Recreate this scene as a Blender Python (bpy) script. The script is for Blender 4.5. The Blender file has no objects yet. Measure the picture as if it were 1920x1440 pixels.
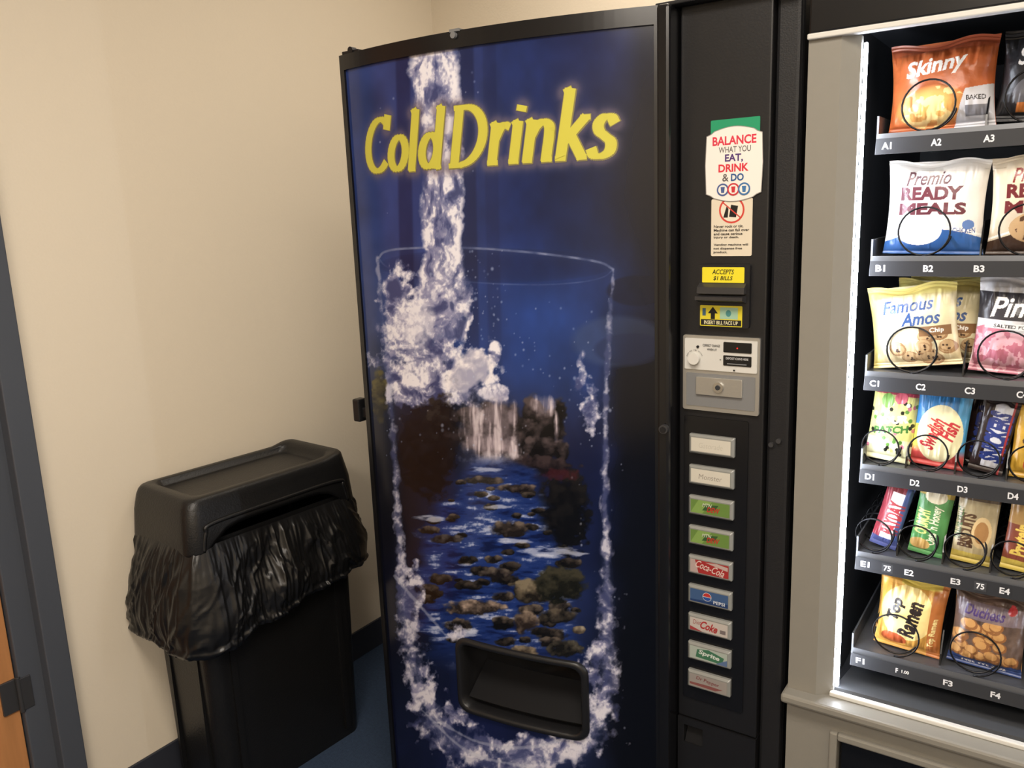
import bpy, bmesh, math, random
import numpy as np
from mathutils import Matrix, Vector
random.seed(4)
S = bpy.context.scene
C = S.collection
S.view_settings.view_transform = 'Standard'
S.view_settings.look = 'None'
HC = 1.49
# ---------------------------------------------------------------- camera
RT = Vector((.8264, .5620, -.0375)); FW = Vector((-.5569, .8058, -.2004))
FW.normalize(); RT = (RT - FW*RT.dot(FW)).normalized(); UP = RT.cross(FW)
F = 1550.0
cd = bpy.data.cameras.new('camera'); cam = bpy.data.objects.new('camera', cd); C.objects.link(cam)
cd.sensor_width = 36; cd.lens = F/1920*36; cd.clip_start = .02
cam.matrix_world = Matrix(((RT.x, UP.x, -FW.x, 0), (RT.y, UP.y, -FW.y, 0), (RT.z, UP.z, -FW.z, HC), (0, 0, 0, 1)))
S.camera = cam

def ray(u, v): return RT*(u-960) - UP*(v-720) + FW*F
def onY(u, v, y):
    r = ray(u, v); t = y/r.y; return (r.x*t, HC+r.z*t)
def pbox(u0, v0, u1, v1, y):
    um, vm = (u0+u1)/2, (v0+v1)/2
    return (onY(u0, vm, y)[0], onY(um, v1, y)[1], onY(u1, vm, y)[0], onY(um, v0, y)[1])
def sub(b, x0, z0, x1, z1):
    w, h = b[2]-b[0], b[3]-b[1]
    return (b[0]+w*x0, b[1]+h*z0, b[0]+w*x1, b[1]+h*z1)

# ---------------------------------------------------------------- colours, materials
def lin(c):
    c = np.nan_to_num(np.clip(np.asarray(c, float), 0, 255))/255.0
    return np.where(c <= .04045, c/12.92, ((c+.055)/1.055)**2.4)
def mat(name, rgb, rough=.5, metal=0, spec=.5, bump=0, bscale=60, var=0, vscale=5, emis=0, coat=0):
    m = bpy.data.materials.new(name); m.use_nodes = True
    nt = m.node_tree; p = nt.nodes['Principled BSDF']
    c = [float(x) for x in lin(rgb)]+[1]
    p.inputs['Base Color'].default_value = c
    p.inputs['Roughness'].default_value = rough; p.inputs['Metallic'].default_value = metal
    p.inputs['Specular IOR Level'].default_value = spec
    p.inputs['Coat Weight'].default_value = coat
    tc = nt.nodes.new('ShaderNodeTexCoord')
    n = nt.nodes.new('ShaderNodeTexNoise'); n.inputs['Scale'].default_value = vscale; n.inputs['Detail'].default_value = 4
    nt.links.new(tc.outputs['Object'], n.inputs['Vector'])
    r = nt.nodes.new('ShaderNodeMix'); r.data_type = 'RGBA'
    k = max(var, .03)
    r.inputs[6].default_value = [x*(1-k) for x in c[:3]]+[1]; r.inputs[7].default_value = [min(1, x*(1+k)) for x in c[:3]]+[1]
    nt.links.new(n.outputs['Fac'], r.inputs[0]); nt.links.new(r.outputs[2], p.inputs['Base Color'])
    if bump:
        b = nt.nodes.new('ShaderNodeTexNoise'); b.inputs['Scale'].default_value = bscale; b.inputs['Detail'].default_value = 5
        nt.links.new(tc.outputs['Object'], b.inputs['Vector'])
        bn = nt.nodes.new('ShaderNodeBump'); bn.inputs['Strength'].default_value = bump; bn.inputs['Distance'].default_value = .003
        nt.links.new(b.outputs['Fac'], bn.inputs['Height']); nt.links.new(bn.outputs['Normal'], p.inputs['Normal'])
    if emis:
        p.inputs['Emission Color'].default_value = c; p.inputs['Emission Strength'].default_value = emis
    return m
def vmat(name, rough=.5, spec=.5, bump=0, bscale=80, coat=0):
    m = mat(name, (200, 200, 200), rough, 0, spec, bump, bscale, coat=coat)
    nt = m.node_tree; p = nt.nodes['Principled BSDF']
    a = nt.nodes.new('ShaderNodeAttribute'); a.attribute_name = 'Col'
    nt.links.new(a.outputs['Color'], p.inputs['Base Color'])
    return m
M = dict(
    wall=mat('painted_wall', (221, 210, 191), .75, 0, .25, .2, 160, .03, 1.2),
    ceil=mat('ceiling_paint', (238, 235, 229), .9, 0, .2),
    base=mat('rubber_baseboard', (46, 49, 58), .5, 0, .4),
    steel=mat('painted_door_frame', (72, 76, 84), .45, 0, .4, .1, 90, .06),
    black=mat('black_plastic', (24, 24, 26), .36, 0, .42, .08, 300, .1),
    blackgloss=mat('glossy_black', (17, 17, 19), .22, 0, .45, 0, 60, .1),
    blackrough=mat('rough_black_steel', (26, 26, 28), .5, 0, .35, .15, 400, .1),
    inside=mat('dark_interior', (46, 48, 52), .5, 0, .35, 0, 60, .2),
    bin=mat('bin_plastic', (19, 19, 20), .38, 0, .45, .25, 220, .2, 14),
    bagp=mat('bag_film', (19, 19, 20), .33, 0, .45, .3, 40, .1),
    taupe=mat('taupe_laminate', (130, 127, 119), .42, 0, .4, .03, 260, .03, 40),
    white=mat('white_trim', (204, 203, 198), .35),
    silver=mat('brushed_silver', (180, 178, 172), .35, .75, .5, .06, 300, .05),
    grey=mat('grey_plastic', (116, 117, 118), .4),
    dgrey=mat('dark_grey_metal', (72, 72, 74), .35, .5),
    chrome=mat('chrome', (200, 200, 200), .15, 1),
    cream=mat('cream_panel', (200, 199, 194), .45),
    tray=mat('tray_steel', (88, 90, 94), .35, .4, .5, 0, 60, .1),
    coil=mat('coil_wire', (28, 28, 30), .25, .6, .5),
    wood=mat('door_wood', (176, 122, 76), .45, 0, .4, .1, 30, .25, 9),
    print=vmat('printed_sign', .45, .35),
    letter=vmat('printed_letters', .3, .3),
    graphic=vmat('glossy_graphic', .15, .36),  # glossy sheet, all its colour comes from the vertices
    film=vmat('printed_film', .28, .55, .45, 45),
    led=mat('led_tube', (235, 242, 255), .5, emis=66),
    lamp=mat('lamp_diffuser', (255, 246, 230), .5, emis=2),
    red=mat('red_led', (255, 30, 20), .5, emis=3),
    flap=mat('flap_plastic', (20, 20, 22), .7, 0, .15),
    slot=mat('slot_plastic', (48, 47, 48), .3),
    button=mat('button_clear', (132, 133, 129), .2),
    chute=mat('chute_metal', (110, 112, 116), .3, .5),
    carpet=mat('blue_carpet', (54, 68, 90), .95, 0, .1, .9, 420, .35, 120),
)
# wood grain
nt = M['wood'].node_tree; n = [x for x in nt.nodes if x.type == 'TEX_NOISE'][0]
mp = nt.nodes.new('ShaderNodeMapping'); mp.inputs['Scale'].default_value = (6, 6, .5); tcn = [x for x in nt.nodes if x.type == 'TEX_COORD'][0]
nt.links.new(tcn.outputs['Object'], mp.inputs[0]); nt.links.new(mp.outputs[0], n.inputs['Vector'])

# ---------------------------------------------------------------- mesh helpers
WORLD = set()
def link(name, me, m, parent=None, bevel=0, smooth=False, seg=2):
    o = bpy.data.objects.new(name, me); C.objects.link(o)
    if m: me.materials.append(m)
    if smooth:
        me.polygons.foreach_set('use_smooth', [True]*len(me.polygons))
    if bevel:
        b = o.modifiers.new('bevel', 'BEVEL'); b.width = bevel; b.segments = seg; b.limit_method = 'ANGLE'; b.angle_limit = .6
    if parent is not None:
        o.parent = parent
        if parent.name in WORLD:
            o.matrix_parent_inverse = Matrix.Translation(-Vector(parent.location))
    return o
class MB:
    def __init__(s): s.v = []; s.f = []
    def add(s, vs, fs):
        k = len(s.v); s.v += [tuple(float(c) for c in p) for p in vs]; s.f += [[int(i)+k for i in f] for f in fs]; return s
    def box(s, x0, x1, y0, y1, z0, z1):
        return s.add([(x0, y0, z0), (x1, y0, z0), (x1, y1, z0), (x0, y1, z0), (x0, y0, z1), (x1, y0, z1), (x1, y1, z1), (x0, y1, z1)],
                     [(0, 3, 2, 1), (4, 5, 6, 7), (0, 1, 5, 4), (1, 2, 6, 5), (2, 3, 7, 6), (3, 0, 4, 7)])
    def prism(s, pts, y0, y1):
        n = len(pts)
        return s.add([(p[0], y0, p[1]) for p in pts]+[(p[0], y1, p[1]) for p in pts],
                     [list(range(n)), list(range(2*n-1, n-1, -1))]+[[i, i+n, (i+1) % n+n, (i+1) % n] for i in range(n)])
    def prismx(s, pts, x0, x1):
        n = len(pts)
        return s.add([(x0, p[0], p[1]) for p in pts]+[(x1, p[0], p[1]) for p in pts],
                     [list(range(n-1, -1, -1)), list(range(n, 2*n))]+[[i, (i+1) % n, (i+1) % n+n, i+n] for i in range(n)])
    def disc(s, cx, cz, r, y0, y1, n=24):
        return s.prism([(cx+r*math.cos(2*math.pi*i/n), cz+r*math.sin(2*math.pi*i/n)) for i in range(n)], y0, y1)
    def loops(s, L, cap0=False, cap1=False):
        n = len(L[0]); vs = []; fs = []
        for l in L: vs += [tuple(p) for p in l]
        for j in range(len(L)-1):
            for i in range(n):
                a = j*n+i; b = j*n+(i+1) % n
                fs.append([a, b, b+n, a+n])
        if cap0: fs.append([i for i in range(n-1, -1, -1)])
        if cap1: fs.append([(len(L)-1)*n+i for i in range(n)])
        return s.add(vs, fs)
    def tube(s, P, r, n=6):
        P = [Vector(p) for p in P]; L = []; pa = None
        for i, p in enumerate(P):
            t = (P[min(i+1, len(P)-1)]-P[max(i-1, 0)]).normalized()
            if pa is None: pa = t.cross(Vector((1, 0, 0)) if abs(t.x) < .8 else Vector((0, 0, 1)))
            a = (pa-t*pa.dot(t)).normalized(); pa = a; b = t.cross(a)
            L.append([p+a*r*math.cos(2*math.pi*k/n)+b*r*math.sin(2*math.pi*k/n) for k in range(n)])
        return s.loops(L, True, True)
    def build(s, name, m, parent=None, bevel=0, smooth=False, seg=2):
        me = bpy.data.meshes.new(name); me.from_pydata(s.v, [], s.f); me.update()
        bm = bmesh.new(); bm.from_mesh(me); bmesh.ops.recalc_face_normals(bm, faces=bm.faces[:]); bm.to_mesh(me); bm.free()
        return link(name, me, m, parent, bevel, smooth, seg)
def box(name, m, parent, x0, x1, y0, y1, z0, z1, bevel=.002):
    return MB().box(x0, x1, y0, y1, z0, z1).build(name, m, parent, bevel)
def thing(name, label, cat, loc=(0, 0, 0), group=None, world=False):
    o = bpy.data.objects.new(name, None); C.objects.link(o); o.location = loc; o.empty_display_size = .05
    o['label'] = label; o['category'] = cat
    if group: o['group'] = group
    if world: WORLD.add(o.name)
    return o
def tag(o, label, cat, group=None):
    o['label'] = label; o['category'] = cat
    if group: o['group'] = group
    return o
def struct(o): o['kind'] = 'structure'; return o
def npmesh(name, V, q, cols, m, parent=None):
    me = bpy.data.meshes.new(name)
    me.from_pydata(np.nan_to_num(V).tolist(), [], q.tolist()); me.update()
    at = me.color_attributes.new('Col', 'FLOAT_COLOR', 'POINT')
    c4 = np.ones((len(V), 4), np.float32); c4[:, :3] = lin(cols)
    at.data.foreach_set('color', c4.ravel())
    me.polygons.foreach_set('use_smooth', np.ones(len(me.polygons), dtype=bool))
    return link(name, me, m, parent)
def gridmesh(name, P, cols, m, parent=None, keep=None):
    ny, nx = P.shape[:2]
    idx = np.arange(nx*ny).reshape(ny, nx)
    q = np.stack([idx[:-1, :-1], idx[:-1, 1:], idx[1:, 1:], idx[1:, :-1]], -1)
    q = q[keep] if keep is not None else q.reshape(-1, 4)
    return npmesh(name, P.reshape(-1, 3), q, cols.reshape(-1, 3), m, parent)
# ---------------------------------------------------------------- noise
def _h(x, y, s):
    x = x.astype(np.int64); y = y.astype(np.int64)
    h = (x*374761393+y*668265263+s*974634777) & 0xffffffff
    h = ((h ^ (h >> 13))*1274126177) & 0xffffffff
    h = h ^ (h >> 16)
    return h/4294967295.0
def vn(x, y, s=0):
    xi = np.floor(x); yi = np.floor(y); fx = x-xi; fy = y-yi
    fx = fx*fx*(3-2*fx); fy = fy*fy*(3-2*fy)
    return (_h(xi, yi, s)*(1-fx)+_h(xi+1, yi, s)*fx)*(1-fy)+(_h(xi, yi+1, s)*(1-fx)+_h(xi+1, yi+1, s)*fx)*fy
def fbm(x, y, o=4, s=0):
    r = 0; a = .5; t = 0
    for k in range(o):
        r = r+a*vn(x, y, s+k*17); t += a; a *= .5; x = x*2.03+11.3; y = y*2.03+5.7
    return r/t
# ---------------------------------------------------------------- text
_G = {}
_cu = bpy.data.curves.new('type_setter', 'FONT'); _ob = bpy.data.objects.new('type_setter', _cu)
def glyph(s, shear=0, bold=0):
    k = (s, shear, bold)
    if k in _G: return _G[k]
    C.objects.link(_ob)
    _cu.body = s; _cu.size = 1; _cu.shear = shear; _cu.offset = bold; _cu.resolution_u = 3
    bpy.context.view_layer.update()
    ev = _ob.evaluated_get(bpy.context.evaluated_depsgraph_get()); me = bpy.data.meshes.new_from_object(ev); me.calc_loop_triangles()
    v = np.array([x.co[:2] for x in me.vertices]); t = np.array([list(x.vertices) for x in me.loop_triangles])
    bpy.data.meshes.remove(me); C.objects.unlink(_ob)
    mn, mxx = v.min(0), v.max(0); v = (v-mn)/np.maximum(mxx-mn, 1e-6)
    for i in range(len(t)):
        a, b, c = v[t[i]]
        if (b[0]-a[0])*(c[1]-a[1])-(b[1]-a[1])*(c[0]-a[0]) < 0: t[i] = t[i][::-1]
    _G[k] = (v, t); return _G[k]
def ell(cx, cy, rx, ry, n=28, a0=0, a1=2*math.pi):
    return [(cx+rx*math.cos(a0+(a1-a0)*i/n), cy+ry*math.sin(a0+(a1-a0)*i/n)) for i in range(n)]
def rrect(b, r, n=5):
    x0, z0, x1, z1 = b; P = []
    for cx, cz, a in ((x1-r, z0+r, -90), (x1-r, z1-r, 0), (x0+r, z1-r, 90), (x0+r, z0+r, 180)):
        for k in range(n+1):
            t = math.radians(a+90*k/n); P.append((cx+r*math.cos(t), cz+r*math.sin(t)))
    return P
class Print:
    """printed layers lying on a surface y=yf(x); one mesh with vertex colours"""
    def __init__(s, yf): s.yf = yf if callable(yf) else (lambda x: yf); s.v = []; s.f = []; s.c = []; s.l = 0
    def _add(s, pts, faces, col):
        k = len(s.v); s.l += 1; e = .0004+.00007*s.l
        c = [float(x) for x in lin(col)]+[1]
        for p in pts: s.v.append((float(p[0]), float(s.yf(p[0])-e), float(p[1]))); s.c.append(c)
        s.f += [[int(i)+k for i in f] for f in faces]
    def poly(s, pts, col): s._add(pts, [list(range(len(pts)))], col); return s
    def rect(s, b, col): return s.poly([(b[0], b[1]), (b[2], b[1]), (b[2], b[3]), (b[0], b[3])], col)
    def text(s, t, b, col, shear=0, bold=.012, rot=0):
        v, tr = glyph(t, shear, bold); w, h = b[2]-b[0], b[3]-b[1]; cx, cz = b[0]+w/2, b[1]+h/2
        ca, sa = math.cos(rot), math.sin(rot)
        P = [((p[0]-.5)*w, (p[1]-.5)*h) for p in v]
        s._add([(cx+x*ca-y*sa, cz+x*sa+y*ca) for x, y in P], tr, col); return s
    def build(s, name, m, parent):
        me = bpy.data.meshes.new(name); me.from_pydata(s.v, [], s.f); me.update()
        at = me.color_attributes.new('Col', 'FLOAT_COLOR', 'POINT'); at.data.foreach_set('color', np.array(s.c, np.float32).ravel())
        return link(name, me, m, parent)
class Canvas:
    """a printed wrapper as an array of colours, unit square"""
    def __init__(s, nx, ny, col):
        s.nx, s.ny = nx, ny; s.a = np.zeros((ny, nx, 3))+np.array(col, float)
        s.X, s.Y = np.meshgrid(np.linspace(0, 1, nx), np.linspace(0, 1, ny))
    def mask(s, m, col):
        m = np.clip(m*1.0, 0, 1)[..., None]; s.a = s.a*(1-m)+np.array(col, float)*m; return s
    def poly(s, P, col, al=1):
        ins = np.zeros(s.X.shape, bool); n = len(P)
        for i in range(n):
            x0, y0 = P[i]; x1, y1 = P[(i+1) % n]
            if y0 == y1: continue
            c = ((s.Y >= min(y0, y1)) & (s.Y < max(y0, y1))) & (s.X < (x1-x0)*(s.Y-y0)/(y1-y0)+x0)
            ins ^= c
        return s.mask(ins*al, col)
    def rect(s, x0, y0, x1, y1, col, al=1): return s.mask(((s.X >= x0) & (s.X <= x1) & (s.Y >= y0) & (s.Y <= y1))*al, col)
    def ell(s, cx, cy, rx, ry, col, al=1): return s.mask((((s.X-cx)/rx)**2+((s.Y-cy)/ry)**2 < 1)*al, col)
    def noise(s, amp, sc=12, seed=1):
        s.a = s.a*(1+amp*(fbm(s.X*sc, s.Y*sc, 4, seed)-.5)[..., None]*2); return s
    def text(s, t, cx, cy, w, h, col, rot=0, shear=0, bold=.02, asp=1.0):
        v, tr = glyph(t, shear, bold); ca, sa = math.cos(rot), math.sin(rot)
        x = (v[:, 0]-.5)*w; y = (v[:, 1]-.5)*h
        P = np.stack([cx+x*ca-y*sa/asp, cy+x*sa*asp+y*ca], 1); m = np.zeros(s.X.shape, bool)
        for a, b, c in P[tr]:
            lo = np.minimum(np.minimum(a, b), c); hi = np.maximum(np.maximum(a, b), c)
            i0 = max(int(lo[0]*(s.nx-1)), 0); i1 = min(int(hi[0]*(s.nx-1))+2, s.nx); j0 = max(int(lo[1]*(s.ny-1)), 0); j1 = min(int(hi[1]*(s.ny-1))+2, s.ny)
            if i1 <= i0 or j1 <= j0: continue
            X = s.X[j0:j1, i0:i1]; Y = s.Y[j0:j1, i0:i1]
            e = lambda p, q: (q[0]-p[0])*(Y-p[1])-(q[1]-p[1])*(X-p[0])
            m[j0:j1, i0:i1] |= ((e(a, b) >= -1e-9) & (e(b, c) >= -1e-9) & (e(c, a) >= -1e-9))
        return s.mask(m, col)

# ================================================================ THE ROOM
XW = -1.97; YB = 2.44; ZC = 2.6; XR = 1.5; YN = -2.4
struct(box('floor', M['carpet'], None, XW-.3, XR+.1, YN-.1, YB+.1, -.1, 0, 0))
struct(box('ceiling', M['ceil'], None, XW-.3, XR+.1, YN-.1, YB+.1, ZC, ZC+.1, 0))
FY0, FY1 = .78, .889
w = MB().box(XW-.14, XW, FY1-.01, YB, 0, ZC).box(XW-.14, XW, YN, -.13, 0, ZC).box(XW-.14, XW, -.13, FY1-.01, 2.12, ZC)
struct(w.build('wall_left', M['wall']))
struct(box('wall_back', M['wall'], None, XW-.14, XR, YB, YB+.1, 0, ZC, 0))
struct(box('wall_right', M['wall'], None, XR, XR+.1, YN, YB+.1, 0, ZC, 0))
struct(box('wall_front', M['wall'], None, XW-.14, XR, YN-.1, YN, 0, ZC, 0))
struct(box('baseboard_left', M['base'], None, XW, XW+.008, FY1+.001, YB, 0, .10, .002))
struct(box('baseboard_back', M['base'], None, XW+.008, XR, YB-.008, YB, 0, .10, .002))
fr = MB()
for (a, b) in ((FY1-.055, FY1), (-.14, -.085)): fr.box(XW-.02, XW+.028, a, b, 0, 2.16)
fr.box(XW-.13, XW-.004, FY1-.107, FY1-.05, 0, 2.11).box(XW-.13, XW-.004, -.09, -.035, 0, 2.11)
fr.box(XW-.02, XW+.028, -.14, FY1, 2.11, 2.165)
struct(fr.build('trim_1', M['steel'], None, .003))
dr = struct(box('door_1', M['wood'], None, XW-.06, XW-.018, -.035, FY1-.110, .01, 2.10, .002))
h = MB().box(XW-.019, XW-.012, .742, .778, .39, .47).box(XW-.016, XW-.001, .782, .806, .39, .47)
h.tube([(XW-.006, .780, .385), (XW-.006, .780, .475)], .006, 10)
h.build('hinge', M['dgrey'], dr, .001)
# ceiling lights
def ceiling_light(x, y, label, power, hx=.62, hy=.32):
    t = thing('ceiling_light', label, 'light', (x, y, ZC), None, True)
    f = MB(); f.box(x-hx, x+hx, y-hy, y-hy+.03, ZC-.03, ZC).box(x-hx, x+hx, y+hy-.03, y+hy, ZC-.03, ZC).box(x-hx, x-hx+.03, y-hy+.03, y+hy-.03, ZC-.03, ZC).box(x+hx-.03, x+hx, y-hy+.03, y+hy-.03, ZC-.03, ZC)
    f.build('frame', M['white'], t)
    box('diffuser', M['lamp'], t, x-hx+.03, x+hx-.03, y-hy+.03, y+hy-.03, ZC-.012, ZC-.002, 0)
    l = bpy.data.lights.new('area', 'AREA'); l.shape = 'RECTANGLE'; l.size = 2*hx-.09; l.size_y = 2*hy-.09; l.energy = power; l.color = (1, .90, .785)
    lo = bpy.data.objects.new('ceiling_lamp_glow', l); C.objects.link(lo); lo.location = (x, y, ZC-.035)
    return t
ceiling_light(-.2, .25, 'wide flat white ceiling light panel nearest the door and the camera', 38)
ceiling_light(.3, -1.3, 'wide flat white ceiling light panel further back in the room', 62)
ceiling_light(-.95, 1.85, 'small square white fill light panel added above the drinks machine', 10, .32, .32)  # extra unseen panel, added to brighten the dark back corner
wd = bpy.data.worlds.new('world'); S.world = wd; wd.use_nodes = True
wd.node_tree.nodes['Background'].inputs[0].default_value = (.8, .7, .6, 1); wd.node_tree.nodes['Background'].inputs[1].default_value = .2

# ================================================================ DRINKS MACHINE
TOP = 1.829
DX0, DX1 = -1.32, -.63
def yd(x):
    s = (x-DX0)/(DX1-DX0); return 1.325+.07*s-.2*s*(1-s)
def hit(u, v):
    r = ray(u, v); y = 1.33
    for _ in range(30): y = .5*y+.5*yd(r.x*y/r.y)
    return (r.x*y/r.y, HC+r.z*y/r.y)
V = thing('vending_machine', 'tall black cold drinks vending machine with a bulging blue waterfall picture door', 'vending machine', (-.865, 1.85, 0), None, True)
body = MB().box(DX0+.005, -.402, 1.452, 2.27, .02, TOP-.004)
for x in (-1.27, -.46):
    for y in (1.5, 2.2): body.box(x-.02, x+.02, y-.02, y+.02, 0, .02)
body.build('body', M['blackrough'], V, .006)
PX0, PX1, PZ0, PZ1 = DX0+.014, DX1-.006, .115, TOP-.03
def curvebox(mb, x0, x1, z0, z1, off, yb=1.45, n=40):
    top = [(x0+(x1-x0)*i/n) for i in range(n+1)]
    vs = []; fs = []
    for x in top: vs += [(x, yd(x)+off, z0), (x, yd(x)+off, z1), (x, yb, z1), (x, yb, z0)]
    for i in range(n):
        a = 4*i; b = a+4
        for k in range(4): fs.append([a+k, b+k, b+(k+1) % 4, a+(k+1) % 4])
    fs.append([0, 1, 2, 3]); fs.append([4*n+3, 4*n+2, 4*n+1, 4*n])
    return mb.add(vs, fs)
OPB = (-1.078, .402, -.768, .583)
def inrr(x, z, b, r):
    cx, cz = (b[0]+b[2])/2, (b[1]+b[3])/2; hx, hz = (b[2]-b[0])/2-r, (b[3]-b[1])/2-r
    dx = np.maximum(np.abs(x-cx)-hx, 0); dz = np.maximum(np.abs(z-cz)-hz, 0)
    return dx*dx+dz*dz < r*r
df = MB()
curvebox(df, DX0, DX1, PZ1, TOP, -.006)
curvebox(df, DX0, DX1, .03, PZ0, -.006)
curvebox(df, DX0, PX0, PZ0, PZ1, -.006, n=3)
curvebox(df, PX1, DX1, PZ0, PZ1, -.006, n=3)
df.build('door_frame', M['blackgloss'], V, 0)
hb = MB().box(DX0-.004, DX0+.012, 1.39, 1.45, .03, TOP)
hb.build('hinge_side_trim', M['black'], V, .003)
# ---- letters as pen strokes
def cat(P, n=6):
    P = [np.array(p, float) for p in P]; Q = [2*P[0]-P[1]]+P+[2*P[-1]-P[-2]]; out = []
    for i in range(1, len(Q)-2):
        for k in range(n):
            t = k/n
            out.append(.5*((2*Q[i])+(-Q[i-1]+Q[i+1])*t+(2*Q[i-1]-5*Q[i]+4*Q[i+1]-Q[i+2])*t*t+(-Q[i-1]+3*Q[i]-3*Q[i+1]+Q[i+2])*t**3))
    out.append(P[-1]); return [tuple(float(c) for c in p) for p in out]
def arc(cx, cy, rx, ry, a0, a1, n=26): return [(cx+rx*math.cos(math.radians(a0+(a1-a0)*i/n)), cy+ry*math.sin(math.radians(a0+(a1-a0)*i/n))) for i in range(n+1)]
LT = {
 'C': (.72, [arc(.42, .49, .33, .44, 48, 316), [(.64, .97), (.625, .76)]]),
 'o': (.57, [arc(.28, .32, .20, .27, 0, 360)]),
 'l': (.27, [[(.11, .02), (.11, 1.0)], [(.02, .96), (.13, 1.0)], [(.04, .03), (.2, .03)]]),
 'd': (.62, [arc(.27, .31, .19, .26, 0, 360), [(.47, .02), (.47, 1.0)], [(.39, .96), (.49, 1.0)], [(.47, .03), (.57, .045)]]),
 'D': (.88, [[(.16, .03), (.16, .96)], [(.04, .03), (.3, .03)]+arc(.30, .495, .43, .455, -90, 90)[1:]+[(.04, .95)]]),
 'r': (.44, [[(.11, .02), (.11, .64)], cat([(.13, .42), (.20, .56), (.29, .61), (.38, .58)]), [(.02, .60), (.12, .64)], [(.02, .03), (.22, .03)]]),
 'i': (.27, [[(.11, .02), (.11, .64)], [(.02, .60), (.12, .64)], [(.02, .03), (.2, .03)]]),
 'n': (.63, [[(.11, .02), (.11, .64)], cat([(.13, .42), (.20, .54), (.32, .61), (.44, .55), (.47, .42), (.47, .20), (.47, .02)]), [(.02, .60), (.12, .64)], [(.03, .03), (.19, .03)], [(.39, .03), (.57, .03)]]),
 'k': (.60, [[(.11, .02), (.11, 1.06)], [(.02, 1.02), (.13, 1.06)], [(.15, .30), (.45, .63)], [(.23, .38), (.49, .03)], [(.02, .03), (.19, .03)], [(.41, .03), (.57, .03)], [(.37, .63), (.53, .63)]]),
 's': (.46, [cat([(.37, .52), (.30, .60), (.18, .61), (.10, .52), (.13, .41), (.25, .32), (.36, .23), (.36, .10), (.24, .03), (.10, .05), (.04, .14)])]),
 ' ': (.12, []),
}
xa, zb1 = hit(684, 321); xb, zb2 = hit(1164, 304)
zt = (hit(860, 203)[1]+hit(705, 213)[1])/2; zb0 = (zb1+zb2)/2
capH = zt-zb0
tot = sum(LT[c][0] for c in 'Cold Drinks'); SH = .20
kx = (xb-xa)/(tot+SH*.5)
strokes = []
cx = 0
for c in 'Cold Drinks':
    wdt, st = LT[c]
    for P in st:
        strokes.append([(xa+kx*(cx+p[0]+SH*p[1]), zb0+capH*p[1]) for p in P])
    if c == 'i': strokes.append([(xa+kx*(cx+.14+SH*.84), zb0+capH*.82), (xa+kx*(cx+.15+SH*.86), zb0+capH*.87)])
    cx += wdt
def pen(pr, P, wv, wh, col):
    n = len(P)
    for i in range(n-1):
        a = np.array(P[i]); b = np.array(P[i+1]); d = b-a; L = np.hypot(*d)
        if L < 1e-6: continue
        d /= L; wd_ = (wh+(wv-wh)*abs(d[1])**1.3)/2; nn = np.array((-d[1], d[0]))*wd_; a = a-d*wd_*.25; b = b+d*wd_*.25
        pr.poly([tuple(a-nn), tuple(b-nn), tuple(b+nn), tuple(a+nn)], col); pr.l -= 1
pr = Print(lambda x: yd(x)-.0004)
for P in strokes: pen(pr, P, capH*.205, capH*.115, (126, 118, 76))
pr.l += 3
for P in strokes: pen(pr, [(x-.0006, z+.0006) for x, z in P], capH*.172, capH*.080, (194, 187, 74))
pr.build('title_lettering', M['letter'], V)

# ---- the picture and some door reflections, painted per vertex of the curved sheet
NX, NZ = 460, 1200
xs = np.linspace(PX0, PX1, NX); zs = np.linspace(PZ0, PZ1, NZ)
XX, ZZ = np.meshgrid(xs, zs); YY = yd(XX)
def proj(x, y, z):
    z = z-HC; a = x*RT.x+y*RT.y+z*RT.z; d = -(x*UP.x+y*UP.y+z*UP.z); f = x*FW.x+y*FW.y+z*FW.z
    return 960+F*a/f, 720+F*d/f
U, W = proj(XX, YY, ZZ)       # measured photo position of every point of the printed sheet
CPS = [(670,160,42,57,110),(720,400,40,56,110),(690,600,56,70,120),(700,740,50,58,84),(720,850,15,15,22),(720,1000,13,13,20),(735,1200,13,16,28),(760,1400,15,20,46),  # base tones; paler left edge and black lower left are reflections painted in
(900,140,36,50,102),(1000,250,27,39,84),(1150,120,31,40,82),(1220,200,15,18,32),(1220,400,13,15,30),(1210,620,13,15,30),(1210,800,11,12,20),(1200,1000,9,10,18),(1200,1200,9,10,16),(1200,1390,10,11,16),
(950,420,27,43,96),(1060,400,18,28,62),(1100,560,29,50,106),(950,600,31,56,122),(1080,680,36,64,130),(1000,640,31,59,126),(820,820,15,18,30),(780,900,12,15,28),
(1010,830,28,25,38),(1110,850,20,28,68),(900,950,27,47,108),(900,1100,27,47,108),(1050,1130,29,40,80),(1000,1300,20,27,64),(900,1390,20,27,64),(1080,1400,26,34,64),(800,1150,13,18,42),(1110,1000,20,29,68)]
num = np.zeros(XX.shape+(3,)); den = np.zeros(XX.shape)
for u, v, r_, g_, b_ in CPS:
    k = np.exp(-((U-u)**2+((W-v)*.8)**2)/(2*62**2))+1e-5; den += k; num += k[..., None]*np.array([r_, g_, b_])
col = num/den[..., None]
col *= (1+.4*(fbm(U/44, W/66, 3, 3)-.5))[..., None]
def mix(m, c):
    global col
    m = np.clip(m, 0, 1)[..., None]; col = col*(1-m)+np.array(c, float)*m
def sm(a, b, x):
    t = np.clip((x-a)/(b-a), 0, 1); return t*t*(3-2*t)
def dline(P):
    d = np.full(U.shape, 1e9)
    for (x0, y0), (x1, y1) in zip(P[:-1], P[1:]):
        t = np.clip(((U-x0)*(x1-x0)+(W-y0)*(y1-y0))/((x1-x0)**2+(y1-y0)**2), 0, 1)
        d = np.minimum(d, np.hypot(U-x0-t*(x1-x0), W-y0-t*(y1-y0)))
    return d
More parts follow.
